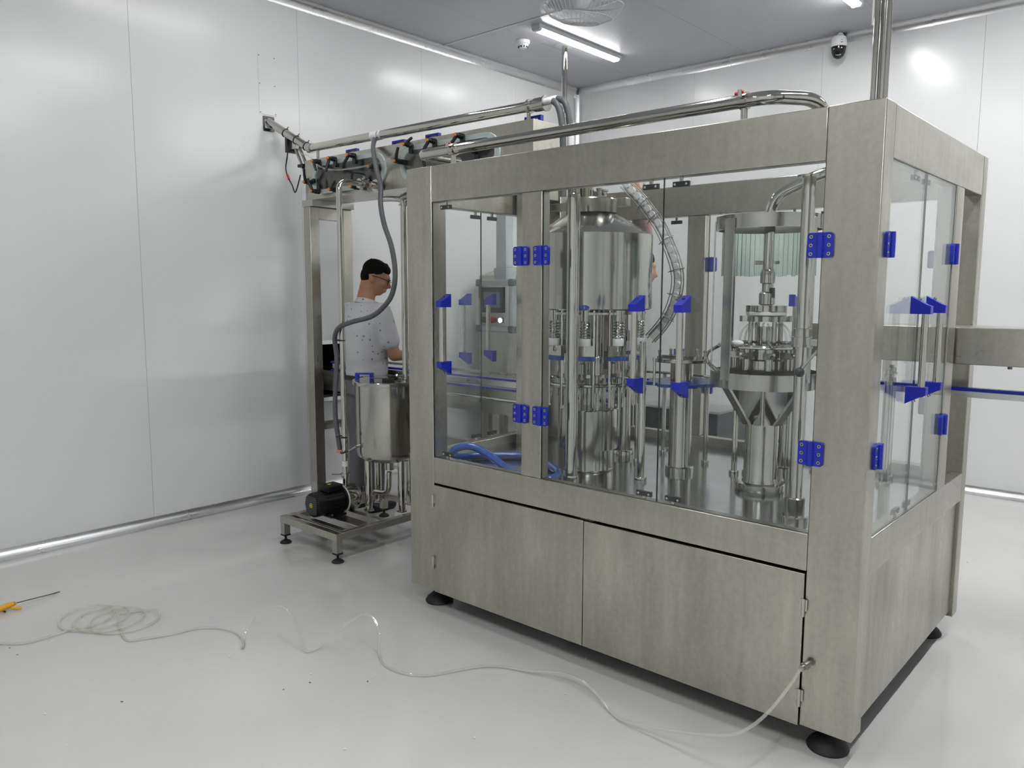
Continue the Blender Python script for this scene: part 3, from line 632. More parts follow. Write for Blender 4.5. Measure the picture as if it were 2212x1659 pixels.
part('arm_socket',(HX-.02,HX+.09,HY+.02,HY+.12,HZ+h,HZ+h+.075),'light_grey',.004,cp)
part('hanging_arm',(HX-.008,HX+.078,HY+.03,HY+.11,HZ+h+.075,2.1),'light_grey',.004,cp)
part('arm_beam',(HX-.3,HX+.6,HY+.03,HY+.11,2.1,2.18),'light_grey',.004,cp)
part('arm_mast',(HX+.52,HX+.60,HY+.03,HY+.11,0,2.1),'light_grey',.004,cp)

# ================================================================== HOPPER + BENCH BEHIND THE MACHINE
hp = thing('steel_hopper','brushed steel cabinet with sloping shoulders standing behind the operator panel','cabinet',(-3.3,2.7,0))
hx0,hx1,hy0,hy1 = -4.06,-3.0,2.55,3.15
part('body',(hx0,hx1,hy0,hy1,.08,1.63),'steel_panel',.004,hp)
MB().hexa([(hx0,hy0,1.6302),(hx1,hy0,1.6302),(hx1,hy1,1.6302),(hx0,hy1,1.6302),(hx0+.16,hy0+.1,1.70),(hx1-.06,hy0+.1,1.70),(hx1-.06,hy1-.1,1.70),(hx0+.16,hy1-.1,1.70)]).build('sloped_top','steel_panel_h',hp,.004)
for x in (hx0+.08,hx1-.08):
    for y in (hy0+.08,hy1-.08): MB().lathe((x,y,0),[(.05,0),(.05,.012),(.02,.03),(.02,.08)],16).build('foot','rubber',hp)
rb = thing('rear_bench','low dark grey cabinet with glass top seen behind the filler','cabinet',(-1.75,2.1,0))
part('body',(-2.05,-1.45,1.92,2.32,.30,.76),'dark_belt',.004,rb); part('glass_top',(-2.07,-1.43,1.90,2.34,.762,.775),'glass_box',0,rb)
for x in (-2.02,-1.52):
    for y in (1.95,2.25): part('leg',(x,x+.04,y,y+.04,0,.30),'steel_dark',.001,rb)

# ================================================================== OVERHEAD CHAMBER ON STAND
BX0,BX1,BY0,BY1,BZ0,BZ1 = -3.9,-1.90,.70,1.0,2.105,2.365
oh = thing('overhead_chamber','long raised stainless chamber with oval windows on a tall stand','chamber',(BX0,BY0,0))
def oval(w,h,cx,cz,k=10):
    r = h/2; o = []
    for s,a0 in ((1,-90),(-1,90)):
        for j in range(k+1):
            a = math.radians(a0+180*j/k); o.append((cx+s*(w/2-r)+r*math.cos(a),cz+r*math.sin(a)))
    return o
body = MB(); t_ = .004
wins = [(-3.43,2.235,.76,.205),(-2.52,2.235,.80,.205)]
# front sheet with two oval cut-outs: quads from the oval to the surrounding rectangle
def sheet_with_oval(mb, x0,x1,z0,z1, y, thick, ov):
    n = len(ov); cx = sum(p[0] for p in ov)/n; cz = sum(p[1] for p in ov)/n; rect = []
    for px,pz in ov:
        dx,dz = px-cx,pz-cz; k = min(((x1-cx) if dx>0 else (x0-cx))/dx if abs(dx)>1e-9 else 1e9, ((z1-cz) if dz>0 else (z0-cz))/dz if abs(dz)>1e-9 else 1e9)
        rect.append((cx+dx*k, cz+dz*k))
    for cxn,czn in ((x0,z0),(x1,z0),(x1,z1),(x0,z1)):
        i = min(range(n), key=lambda i: (rect[i][0]-cxn)**2+(rect[i][1]-czn)**2); rect[i] = (cxn,czn)
    M = Matrix(((1,0,0,0),(0,0,1,y),(0,1,0,0),(0,0,0,1)))
    mb.band(rect, ov, M, thick)
xm = (wins[0][0]+wins[1][0])/2
sheet_with_oval(body,BX0,xm,BZ0,BZ1,BY0,t_,oval(wins[0][2]-.06,wins[0][3]-.05,wins[0][0],wins[0][1]))
sheet_with_oval(body,xm,BX1,BZ0,BZ1,BY0,t_,oval(wins[1][2]-.06,wins[1][3]-.05,wins[1][0],wins[1][1]))
body.box(BX0,BX1,BY1-t_,BY1,BZ0,BZ1); body.box(BX0,BX1,BY0+t_,BY1-t_,BZ0,BZ0+t_); body.box(BX0,BX1,BY0+t_,BY1-t_,BZ1-t_,BZ1); body.box(BX0,BX0+t_,BY0+t_,BY1-t_,BZ0+t_,BZ1-t_); body.box(BX1-t_,BX1,BY0+t_,BY1-t_,BZ0+t_,BZ1-t_)
body.build('chamber_body',SH,oh)
MX = lambda y: Matrix(((1,0,0,0),(0,0,1,y),(0,1,0,0),(0,0,0,1)))
knob = MB(); knob.cyl((0,-.001,0),(0,-.028,0),.013,n=14,m=0); knob.cyl((0,-.028,0),(0,-.05,0),.010,n=12,m=0); knob.cyl((0,-.05,0),(0,-.058,0),.007,n=10,m=1)
knob.tube(cr([(0,-.042,0),(0,-.047,.018),(0,-.056,.045),(0,-.06,.07)],4),[.0085]*4+[.008]*4+[.007]*4+[.006],10,0)
knm = knob.mesh('clamp_lever',['black_plastic','orange_plastic'])
tab = MB(); tab.prism(rrect(.022,.05,.009),MX(-.012),.011); tabm = tab.mesh('clamp_tab','black_plastic')
spots = [[(-3.70,2.335,140),(-3.53,2.333,185),(-3.33,2.333,205),(-3.12,2.24,75),(-3.72,2.145,-15),(-3.52,2.140,60),(-3.30,2.138,20),(-3.80,2.21,15)],
         [(-2.80,2.335,75),(-2.60,2.333,205),(-2.38,2.333,-150),(-2.27,2.24,60),(-2.885,2.25,35),(-2.62,2.14,0),(-2.40,2.14,0)]]
for (cx_,cz_,w_,h_),sps in zip(wins,spots):
    fr_ = MB().band(oval(w_,h_,cx_,cz_),oval(w_-.07,h_-.055,cx_,cz_),MX(BY0-.013),.0125).build('window_gasket','gasket',oh)
    MB().prism(oval(w_-.004,h_-.004,cx_,cz_),MX(BY0-.019),.0055).build('window_glass','glass_box',oh)
    for x,z,a in sps:
        k_ = inst(knm,'clamp_lever',oh,T(x,BY0-.0195,z)@RY(a)@Matrix.Scale(1.2,4))
        cxn = max(cx_-w_/2+h_/2,min(cx_+w_/2-h_/2,x)); d = Vector((cxn-x,0,cz_-z)); ang = math.degrees(math.atan2(d.x,d.z))
        tb = bpy.data.objects.new('clamp_tab',tabm); COL.objects.link(tb); tb.parent = oh; tb.matrix_local = T(-BX0,-BY0,0)@T(x,BY0-.0198,z)@RY(ang)@T(0,0,.018)@Matrix.Diagonal((1.35,1,1.2,1))
# inner spray bar and pusher seen through the glass
MB().cyl((BX0+.1,.86,2.18),(BX1-.1,.86,2.18),.014,n=12).build('spray_bar','steel_pipe',oh)
MB().box(BX0+.05,BX1-.05,.80,.94,2.125,2.145).build('inner_track','steel_dark',oh)
hd = MB(); hd.box(-.055,-.037,-.012,.012,0,.026); hd.box(.037,.055,-.012,.012,0,.026); hd.box(-.055,.055,-.012,.012,.024,.037); hdm = hd.mesh('lid_handle','blue_plastic')
for x in (-3.48,-3.02,-2.72,-1.98): inst(hdm,'lid_handle',oh,T(x,.80 if x > -2 else .775,BZ1+.0003))
for x in (BX0-.02,BX1-.1):
    for y in (BY0-.012,BY1-.04): part('stand_leg',(x,x+.075,y,y+.075,.045,BZ0-.045),'steel_panel',.003,oh); MB().lathe((x+.037,y+.037,0),[(.05,0),(.05,.01),(.016,.03),(.016,.046)],18).build('leveling_foot','rubber',oh)
    part('cross_rail',(x+.01,x+.065,BY0+.0635,BY1-.0405,BZ0-.125,BZ0-.046),'steel_panel',.002,oh)
    part('cross_rail',(x+.01,x+.065,BY0+.0635,BY1-.0405,.53,.58),'steel_panel',.002,oh)
    part('top_plate',(x-.01,x+.11,BY0-.012,BY1+.03,BZ0-.0445,BZ0-.0005),'steel_fit',.001,oh)
part('rear_tie_rail',(BX0+.0555,BX1-.1005,BY1-.03,BY1+.02,.53,.58),'steel_panel',.002,oh)
# downpipe of the chamber
MB().tube(rounded([(-2.75,.74,2.104),(-2.75,.74,2.06),(-2.45,.60,2.06),(-2.2,.55,2.06)],.05),.02,14).build('drain_pipe','steel_pipe',oh)

# ================================================================== OVERHEAD PIPES
pa = thing('overhead_conduit_pipe','long steel conduit pipe from the left wall running above the chamber','pipe',(-4.2,.64,2.66))
MB().tube(rounded([(X0+.002,.64,2.655),(-3.895,.735,2.45),(-1.91,.735,2.437)],.05),.027,18).build('pipe_run','steel_pipe',pa)
cpz = MB(); cpz.cyl((-1.915,.735,2.437),(-1.85,.735,2.437),.034,n=20); cpz.cyl((-1.85,.735,2.437),(-1.842,.735,2.437),.040,n=20); cpz.cyl((-1.96,.735,2.437),(-1.945,.735,2.437),.036,n=20); cpz.build('end_coupling','steel_fit',pa)
cpz = MB(); cpz.cyl((-3.90,.735,2.452),(-3.86,.735,2.449),.033,n=18); cpz.build('clamp_coupling','steel_fit',pa)
for x in (-3.80,-1.96): MB().cyl((x,.735,BZ1+.0005),(x,.735,2.425),.011,n=12).build('support_stub','steel_pipe',pa)
for t in (.42,.68,.92):
    tw = MB()
    P0 = Vector((X0,.64,2.655)).lerp(Vector((-3.895,.735,2.45)),t); d = Vector((-3.895-X0,.095,-.205)).normalized(); x,y,_ = frame(d)
    tw.tube([P0+x*.029*math.cos(a)+y*.029*math.sin(a) for a in [2*PI*i/16 for i in range(16)]],.003,6,closed=True); tw.cyl(P0+y*.029,P0+y*.045+x*.006,.0028,n=6)
    tw.build('cable_tie','black_plastic',pa)
tw = MB(); tw.cyl((-3.225,.735,2.4455),(-3.165,.735,2.445),.0295,n=18); tw.cyl((-3.15,.735,2.445),(-3.13,.735,2.445),.0285,n=18); tw.build('white_tape','white_tape',pa)
wp = thing('wall_cover_plate','white screwed cover plate on the left wall above the pipe hole','plate',(X0,.64,2.66))
MB().box(X0+.0003,X0+.004,.572,.705,2.70,3.10).build('plate','wall_panel',wp)
sm = MB()
for z in (2.71,2.90,3.085):
    for y in (.58,.697): sm.cyl((X0+.004,y,z),(X0+.0055,y,z),.004,n=8)
sm.build('screw','steel_dark',wp)
ho = thing('pipe_hole_frame','dark square cut-out around the conduit pipe at the left wall','cutout',(X0,.64,2.655)); MB().band(rrect(.085,.10,.004,1),rrect(.062,.062,.004,1),Matrix(((0,0,1,X0+.0003),(1,0,0,.64),(0,1,0,2.64),(0,0,0,1))),.006).build('frame','hatch_dark',ho)
pb = thing('product_pipe','polished product pipe rising over the front top of the machine to an elbow','pipe',(-1.3,.2,2.05))
MB().tube(rounded([(-2.205,.47,2.155),(-2.205,.205,2.155),(-.44,.205,2.155),(-.335,.33,2.155),(-.335,.62,2.06)],.055),.0235,18).build('pipe_run','steel_pipe',pb)
for x in (-1.97,-.53):
    mb = MB(); mb.cyl((x,.205,1.95),(x,.205,2.13),.0125,n=14); mb.box(x-.03,x+.03,.056,.22,1.94,1.95); mb.build('support_stub','steel_pipe',pb)
    mb = MB(); mb.cyl((x-.014,.205,2.155),(x+.014,.205,2.155),.029,n=18,m=0); mb.cyl((x,.165,2.16),(x,.165,2.185),.008,n=8,m=0); mb.cyl((x-.02,.172,2.175),(x+.012,.172,2.178),.006,n=8,m=1); mb.build('pipe_clamp',['steel_fit','red_plastic'],pb)
MB().tube(rounded([(-2.15,.32,2.11),(-1.6,.32,2.085),(-1.42,.45,1.99)],.1),.014,12).build('branch_pipe','steel_pipe',pb)
# hoses leaving the conduit end
for k,(dx,dy) in enumerate(((0,-.014),(0,.018))):
    P = cr([(-1.86,.735+dy,2.437+.008*k),(-1.80,.735+dy,2.44+.014*k),(-1.755+.02*k,.735+dy,2.40+.02*k),(-1.735+.025*k,.74+dy,2.30),(-1.735+.025*k,.75+dy,2.15),(-1.74+.025*k,.76+dy,1.97)],6)
    o = MB(); o.tube(P,.016,12,0); 
    seg = P[0:8]; o.tube(seg,.0172,12,1)
    if k: o.tube(P[19:23],.0172,12,1)
    ob = o.build('cable_hose',['grey_hose','white_tape']); tag(ob,('grey cable hose with plain side bending down from conduit end, left of pair','grey cable hose with white tape band bending down from conduit end, right of pair')[k],'hose','hoses at the conduit end')
GREY = [(-3.198,.735,2.44),(-3.127,.66,2.354),(-2.98,.56,2.219),(-2.892,.52,2.102),(-2.87,.5,1.994),(-2.816,.48,1.873),(-2.734,.46,1.752),(-2.693,.45,1.623),(-2.692,.44,1.52),(-2.734,.43,1.438),(-2.847,.41,1.357),(-2.985,.37,1.32),(-3.09,.355,1.285),(-3.165,.375,1.22),(-3.163,.385,1.109),(-3.171,.385,.997),(-3.19,.385,.855),(-3.19,.385,.727),(-3.176,.39,.615),(-3.165,.395,.53)]
gh = MB().tube(cr(GREY,6),.0145,14).build('grey_hose','grey_hose'); tag(gh,'long grey flexible hose hanging from the upper conduit and looping to the pump','hose')
TW = [(-3.94,.69,2.42),(-3.807,.675,2.379),(-3.681,.655,2.306),(-3.556,.65,2.268),(-3.387,.65,2.254),(-3.157,.65,2.254),(-3.004,.65,2.265),(-2.856,.65,2.31),(-2.735,.66,2.348)]
tw = MB().tube(cr(TW,6),.0055,8).build('air_tube','clear_small'); tag(tw,'thin clear air tube sagging across the oval window','tube')
cb = thing('sensor_cable','thin black sensor cable with red joint hanging at the chamber end','cable',(-3.95,.68,2.3))
MB().tube(cr([(-4.03,.66,2.47),(-4.05,.66,2.40),(-4.07,.66,2.33),(-4.05,.66,2.27),(-4.0,.66,2.21),(-3.97,.66,2.16),(-3.94,.66,2.19),(-3.905,.665,2.27)],5),.0045,8).build('wire','black_plastic',cb)
MB().cyl((-4.055,.66,2.285),(-4.035,.66,2.252),.008,n=8).build('red_joint','red_plastic',cb)
cyd = thing('air_cylinder','slim steel air cylinder slanting to the end of the overhead chamber','cylinder',(-3.93,.70,2.25))
mb = MB(); mb.cyl((-4.06,.72,2.50),(-3.925,.72,2.27),.011,n=12); mb.cyl((-4.04,.745,2.50),(-3.905,.745,2.27),.011,n=12); mb.build('twin_rod','steel_pipe',cyd)
MB().box(-3.99,-3.93,.70,.765,2.33,2.35,M=None).build('end_block','black_plastic',cyd); MB().box(-4.11,-4.085,.685,.775,2.44,2.56).build('mount_plate','black_plastic',cyd)
mb = MB(); mb.box(-4.085,-4.02,.705,.76,2.46,2.53); mb.build('valve_block','steel_fit',cyd)

# ================================================================== CART, PUMP, TANK
ct = thing('tank_cart','low stainless frame on leveling feet carrying pump and small tank','frame',(-3.05,.45,0))
cx0,cx1,cy0,cy1,cz = -3.325,-2.765,.065,.86,.166
part('side_rail',(cx0,cx0+.04,cy0+.0405,cy1-.0405,cz-.04,cz),SH,.002,ct); part('side_rail',(cx1-.04,cx1,cy0+.0405,cy1-.0405,cz-.04,cz),SH,.002,ct)
part('end_rail',(cx0,cx1,cy0,cy0+.04,cz-.04,cz),SH,.002,ct); part('end_rail',(cx0,cx1,cy1-.04,cy1,cz-.04,cz),SH,.002,ct)
part('cross_rail',(cx0+.0405,cx1-.0405,.40,.44,cz-.04,cz),SH,.002,ct)
part('mount_strip',(cx0+.0405,cx1-.0405,.13,.17,cz-.01,cz),SH,.001,ct); part('mount_strip',(cx0+.0405,cx1-.0405,.245,.33,cz-.01,cz),SH,.001,ct)
for x in (cx0+.002,cx1-.042):
    for y in (cy0+.002,cy1-.042):
        part('leg',(x,x+.04,y,y+.04,.055,cz-.0405),SH,.001,ct); mb = MB(); mb.lathe((x+.02,y+.02,0),[(.034,0),(.035,.004),(.028,.012),(.012,.02),(.007,.022),(.007,.046)],18,m=0); mb.box(x-.001,x+.041,y-.001,y+.041,.046,.0548,1); mb.build('leveling_foot',['rubber','black_plastic'],ct)
mx_,mz_ = -3.125,.246
pm = thing('pump','black electric motor with stainless centrifugal pump head on the cart','pump',(mx_,.3,cz))
mt = MB(); ax = (0,1,0)
mt.lathe((mx_,.155,mz_),[(.066,0),(.072,.006),(.074,.02),(.074,.06)],32,axis=ax); mt.build('fan_cowl','motor_black',pm)
gr = MB(); gr.lathe((mx_,.1545,mz_),[(.0,-.002),(.058,-.002),(.058,0),(.0,0)],28,axis=ax,cap=False)
for i in range(-4,5): gr.box(mx_-.055+abs(i)*.002,mx_+.055-abs(i)*.002,.151,.1528,mz_+i*.0125-.0018,mz_+i*.0125+.0018,1)
for i in range(-4,5): gr.box(mx_+i*.0125-.0018,mx_+i*.0125+.0018,.1505,.1523,mz_-.055+abs(i)*.002,mz_+.055-abs(i)*.002,1)
gr.build('fan_grille',['rubber','grey_plastic'],pm)
bd = MB(); bd.cyl((mx_,.1505,mz_),(mx_,.1485,mz_),.014,n=20,m=0); bd.cyl((mx_,.1485,mz_),(mx_,.148,mz_),.0095,n=16,m=1); bd.cyl((mx_,.148,mz_),(mx_,.1475,mz_),.006,n=12,m=0); bd.build('rotation_sticker',['yellow_label','black_plastic'],pm)
mbod = MB(); mbod.lathe((mx_,.2155,mz_),[(.069,0),(.069,.135),(.076,.137),(.078,.15)],32,axis=ax)
for i in range(20):
    a = 2*PI*i/20; M = T(mx_,.22,mz_)@Matrix.Rotation(a,4,'Y'); mbod.box(.066,.075,0,.125,-.0018,.0018,M=M)
mbod.build('motor_body','motor_black',pm)
tb = part('terminal_box',(mx_-.045,mx_+.05,.235,.345,mz_+.066,mz_+.105),'motor_black',.006,pm)
MB().prism([(-.014,-.012),(.014,-.012),(0,.013)],T(mx_,.285,mz_+.1052),.0006).build('warning_label','yellow_label',tb)
bs = MB(); bs.box(mx_-.078,mx_+.078,.235,.345,cz+.0003,cz+.012); bs.box(mx_-.055,mx_-.038,.24,.34,cz+.012,cz+.04); bs.box(mx_+.038,mx_+.055,.24,.34,cz+.012,cz+.04); bs.build('motor_base','motor_black',pm)
bo = MB()
for x in (-.066,.066):
    for y in (.248,.332): bo.cyl((mx_+x,y,cz+.012),(mx_+x,y,cz+.02),.008,n=8)
bo.build('base_bolt','steel_fit',pm)
MB().lathe((mx_,.366,mz_),[(.085,0),(.085,.005)],32,axis=ax).build('white_gasket','white_plastic',pm)
MB().lathe((mx_,.3713,mz_),[(.083,0),(.083,.07),(.08,.085),(.07,.097),(.045,.102),(.02,.103)],36,axis=ax).build('pump_head','steel_pipe',pm)
ol = MB(); ol.cyl((mx_,.40,mz_+.075),(mx_,.40,mz_+.128),.018,n=18); ol.cyl((mx_,.40,mz_+.128),(mx_,.40,mz_+.136),.028,n=20); ol.build('outlet_neck','steel_pipe',pm)
il = MB(); il.cyl((mx_,.4743,mz_),(mx_,.53,mz_),.017,n=18); il.cyl((mx_,.50,mz_),(mx_,.516,mz_),.03,n=18); il.cyl((mx_+.02,.508,mz_+.02),(mx_+.02,.508,mz_+.055),.006,n=8); il.tube(rounded([(mx_,.53,mz_),(mx_,.60,mz_),(-3.0,.63,mz_),(-2.99,.63,mz_+.14)],.05),.017,14); il.build('suction_pipe','steel_pipe',pm)
rp = thing('riser_pipe','polished riser pipe from pump up to an elbow and valve at the oval window','pipe',(mx_,.40,.38))
MB().tube(rounded([(mx_,.40,.398),(mx_,.40,2.135),(mx_,.56,2.135)],.06),.0172,16).build('pipe_run','steel_pipe',rp)
fr_ = MB(); fr_.cyl((mx_,.40,.3825),(mx_,.40,.398),.027,n=20); fr_.cyl((mx_-.02,.38,.392),(mx_-.065,.35,.39),.005,n=8); fr_.build('tri_clamp','steel_fit',rp)
vv = MB(); d = Vector((0,1,0)); P0 = Vector((mx_,.545,2.135))
vv.cyl(P0,P0+d*.012,.029,n=18); vv.cyl(P0+d*.012,P0+d*.07,.024,n=18); vv.cyl(P0+d*.026,P0+d*.056,.032,n=8); vv.cyl(P0+d*.07,P0+d*.084,.030,n=18); vv.cyl(P0+d*.084,P0+d*.122,.022,n=16); vv.cyl(P0+d*.122,P0+d*.133,.036,n=18); vv.cyl(P0+d*.041,P0+d*.041+Vector((0,0,.05)),.008,n=8); vv.build('ball_valve','steel_fit',rp)
MB().tube(cr([P0+d*.05+Vector((0,0,.05)),P0+d*.02+Vector((0,0,.06)),P0-d*.03+Vector((-.01,-.01,.06)),P0-d*.09+Vector((0,-.01,.062))],4),.0055,8).build('valve_lever','black_plastic',rp)
for z in (1.205,.62): tie = MB(); tie.tube([(mx_-.02+.042*math.cos(2*PI*i/18),.393+.024*math.sin(2*PI*i/18),z) for i in range(18)],.004,6,closed=True); tie.build('cable_tie','black_plastic',rp)
MB().lathe((mx_,.40,.44),[(.0178,0),(.0178,.035)],16,cap=False).build('pipe_label','label_white',rp)
TX,TY = -2.995,.635
bt_ = thing('buffer_tank','small upright stainless tank with flat lid and blue handle','tank',(TX,TY,cz))
MB().lathe((TX,TY,0),[(.02,.455),(.09,.458),(.16,.475),(.19,.50),(.1975,.53),(.1975,.935)],56).build('tank_body','steel_tank',bt_)
ld = MB().lathe((TX,TY,0),[(.2,.936),(.216,.937),(.218,.941),(.218,.957),(.214,.961),(.02,.964)],56).build('lid','steel_tank',bt_)
lh = MB(); M = T(TX-.06,TY-.13,.9635)@RZ(40); lh.box(-.055,-.033,-.014,.014,0,.035,M=M); lh.box(.033,.055,-.014,.014,0,.035,M=M); lh.box(-.055,.055,-.012,.012,.034,.044,M=M); lh.build('lid_handle','blue_plastic',ld)
lk = MB(); M = T(TX+.05,TY-.08,.9635)@RZ(30); lk.cyl(M@Vector((-.08,0,.014)),M@Vector((.02,0,.016)),.004,n=8,m=0); lk.box(.0,.07,-.012,.012,0,.016,1,M); lk.ball(M@Vector((.045,0,.02)),.009,10,1); lk.build('lid_latch',['steel_pipe','black_plastic'],ld); M2 = T(TX-.02,TY+.06,.9635)@RZ(30); MB().box(-.03,.03,-.012,.012,0,.014,0,M2).build('lid_hinge','black_plastic',ld)
for a in (-100,-10,80,170):
    x,y = TX+.145*math.cos(math.radians(a)),TY+.145*math.sin(math.radians(a)); MB().lathe((x,y,0),[(.032,cz+.0003),(.032,cz+.006),(.022,cz+.008),(.022,.50)],20).build('leg','steel_pipe',bt_)
MB().cyl((TX,TY,.40),(TX,TY,.4548),.03,n=18).build('drain_neck','steel_fit',bt_)
sn = MB(); P0 = Vector((TX-.03,TY-.195,.575)); sn.cyl(P0+Vector((0,.0,0)),P0+Vector((-.01,-.025,-.004)),.009,n=10,m=0); sn.cyl(P0+Vector((-.01,-.025,-.004)),P0+Vector((-.05,-.05,-.03)),.005,n=8,m=0); sn.tube(cr([P0+Vector((-.05,-.05,-.03)),P0+Vector((-.09,-.07,-.05)),P0+Vector((-.12,-.06,-.045)),P0+Vector((-.16,-.05,-.04))],4),.004,8,1); sn.box(P0.x-.15,P0.x-.11,P0.y-.068,P0.y-.05,P0.z-.055,P0.z-.035,2); sn.build('level_sensor',['steel_fit','black_plastic','pink_tie'],bt_)
# pipes dropping to the tank
for k,(x,y,r) in enumerate(((-2.905,.70,.0185),(-2.86,.735,.017))):
    tp_ = thing('drop_pipe',('thick vertical steel pipe dropping onto the tank lid, left of the pair','vertical steel pipe close to the machine post, right of the pair')[k],'pipe',(x,y,.97))
    MB().tube(rounded([(x,y,.985),(x,y,2.01-.0*k),(x+.0,y-.01,2.05),(x+.5,y-.25,2.055+.0*k)] if k==0 else [(x,y,.985),(x,y,2.02),(x-.16,y+.0,2.055),(x-.3,y,2.06)],.05),r,16).build('pipe_run','steel_pipe',tp_)
    mb = MB(); mb.lathe((x,y,.9645),[(r*1.6,0),(r*1.6,.012),(r*1.1,.014),(r*1.1,.022)],18); mb.build('tri_clamp','steel_fit',tp_); MB().cyl((x,y,2.0),(x,y,2.012),r*1.45,n=18).build('tri_clamp','steel_fit',tp_)
    mb = MB(); mb.cyl((x-.05,y-.03,.985),(x+.05,y+.03,.985),.008,n=8); mb.ball((x-.05,y-.03,.985),.012,8); mb.build('wing_nut','steel_fit',tp_)

# ================================================================== PEOPLE
def remeshed(name, mb, voxel, mtl, parent, smooth=6, faces=None):
    me = mb.mesh(name, mtl, LOC.get(parent.name,Vector()) if parent else (0,0,0)); o = bpy.data.objects.new(name, me); COL.objects.link(o)
    r = o.modifiers.new('r','REMESH'); r.mode = 'VOXEL'; r.voxel_size = voxel; r.use_smooth_shade = True
    s = o.modifiers.new('s','SMOOTH'); s.factor = .5; s.iterations = smooth
    bpy.context.view_layer.update()
    m2 = bpy.data.meshes.new_from_object(o.evaluated_get(bpy.context.evaluated_depsgraph_get()))
    o.modifiers.clear(); o.data = m2; m2.materials.clear(); m2.materials.append(MAT[mtl]); m2.name = name
    m2.polygons.foreach_set('use_smooth',[True]*len(m2.polygons))
    bpy.data.meshes.remove(me)
    if parent: o.parent = parent; LOC[o.name] = LOC.get(parent.name,Vector())
    return o
def cap_(mb, p0, p1, r0, r1, n=14):
    mb.cyl(p0,p1,r0,r1,n); mb.ball(p0,r0,n); mb.ball(p1,r1,n)
def ellip(mb, c, r, M=None): mb.ball(c, r, 18, 0, M)
def loft(mb, rings, n=24):  # rings: (center, rx, ry, yaw)
    vs = []; fs = []
    for c_,rx,ry,yw in rings:
        for i in range(n):
            a = 2*PI*i/n; x,y = math.cos(a),math.sin(a); x = math.copysign(abs(x)**.8,x)*rx; y = math.copysign(abs(y)**.8,y)*ry
            vs.append((c_[0]+x*math.cos(yw)-y*math.sin(yw), c_[1]+x*math.sin(yw)+y*math.cos(yw), c_[2]))
    for j in range(len(rings)-1):
        for i in range(n): fs.append((j*n+i,j*n+(i+1)%n,(j+1)*n+(i+1)%n,(j+1)*n+i))
    fs += [tuple(range(n-1,-1,-1)), tuple(range((len(rings)-1)*n,len(rings)*n))]
    mb.add(vs,fs)
V = Vector
def hand(mb, wrist, direc, palm_n, thumb_side, curl=.5, s=1.0):
    d = V(direc).normalized(); n_ = V(palm_n).normalized(); n_ = (n_-d*n_.dot(d)).normalized(); sd = d.cross(n_).normalized()*thumb_side
    w = V(wrist); pc_ = w+d*.05*s
    for k in (-1.5,-.5,.5,1.5): cap_(mb, w+d*.012*s+sd*k*.013*s, w+d*.082*s+sd*k*.019*s, .0135*s, .0125*s, 10)
    for k,L in ((1.5,.068),(.5,.078),(-.5,.073),(-1.5,.056)):
        p0 = w+d*.084*s+sd*k*.0195*s; L *= s; d1_ = (d*math.cos(curl*.6)+n_*math.sin(curl*.6)); d2_ = (d*math.cos(curl*1.5)+n_*math.sin(curl*1.5)); p1 = p0+d1_*L*.45; p2 = p1+d2_*L*.3; d3_ = (d*math.cos(curl*2.2)+n_*math.sin(curl*2.2)); p3 = p2+d3_*L*.25
        cap_(mb,p0,p1,.0095*s,.009*s,8); cap_(mb,p1,p2,.009*s,.0082*s,8); cap_(mb,p2,p3,.0082*s,.007*s,8)
    t0 = w+d*.025*s+sd*.026*s; t1 = t0+(d*.6+sd*.7+n_*.25).normalized()*.036*s; t2 = t1+(d*.85+sd*.35+n_*.3).normalized()*.03*s
    cap_(mb,t0,t1,.0125*s,.0105*s,8); cap_(mb,t1,t2,.0105*s,.008*s,8)
def head(mb, c_, R, s=1.0):
    """c_: head centre, R: 3x3 head rotation (local +y = face direction, +x = person's right... , z up)"""
    P = lambda x,y,z: V(c_)+R@V((x,y,z))*s
    mb.ball(P(0,-.012,.03),(.074*s,.092*s,.085*s),20,0,R); mb.ball(P(0,.022,-.01),(.064*s,.072*s,.095*s),20,0,R)
    mb.ball(P(0,.045,-.078),(.038*s,.036*s,.03*s),14,0,R); mb.ball(P(0,.02,-.055),(.055*s,.06*s,.05*s),14,0,R)
    mb.ball(P(0,.075,.028),(.05*s,.02*s,.016*s),12,0,R)
    cap_(mb,P(0,.088,.012),P(0,.110,-.026),.008*s,.0125*s,10); mb.ball(P(0,.098,-.03),(.018*s,.012*s,.009*s),10,0,R)
    mb.ball(P(0,.088,-.055),(.024*s,.012*s,.0065*s),10,0,R); mb.ball(P(0,.086,-.067),(.021*s,.012*s,.007*s),10,0,R)
    for sx in (-1,1):
        mb.ball(P(sx*.074,-.012,-.012),(.009*s,.019*s,.032*s),12,0,R); mb.ball(P(sx*.045,.06,-.02),(.022*s,.022*s,.02*s),10,0,R)
    return P
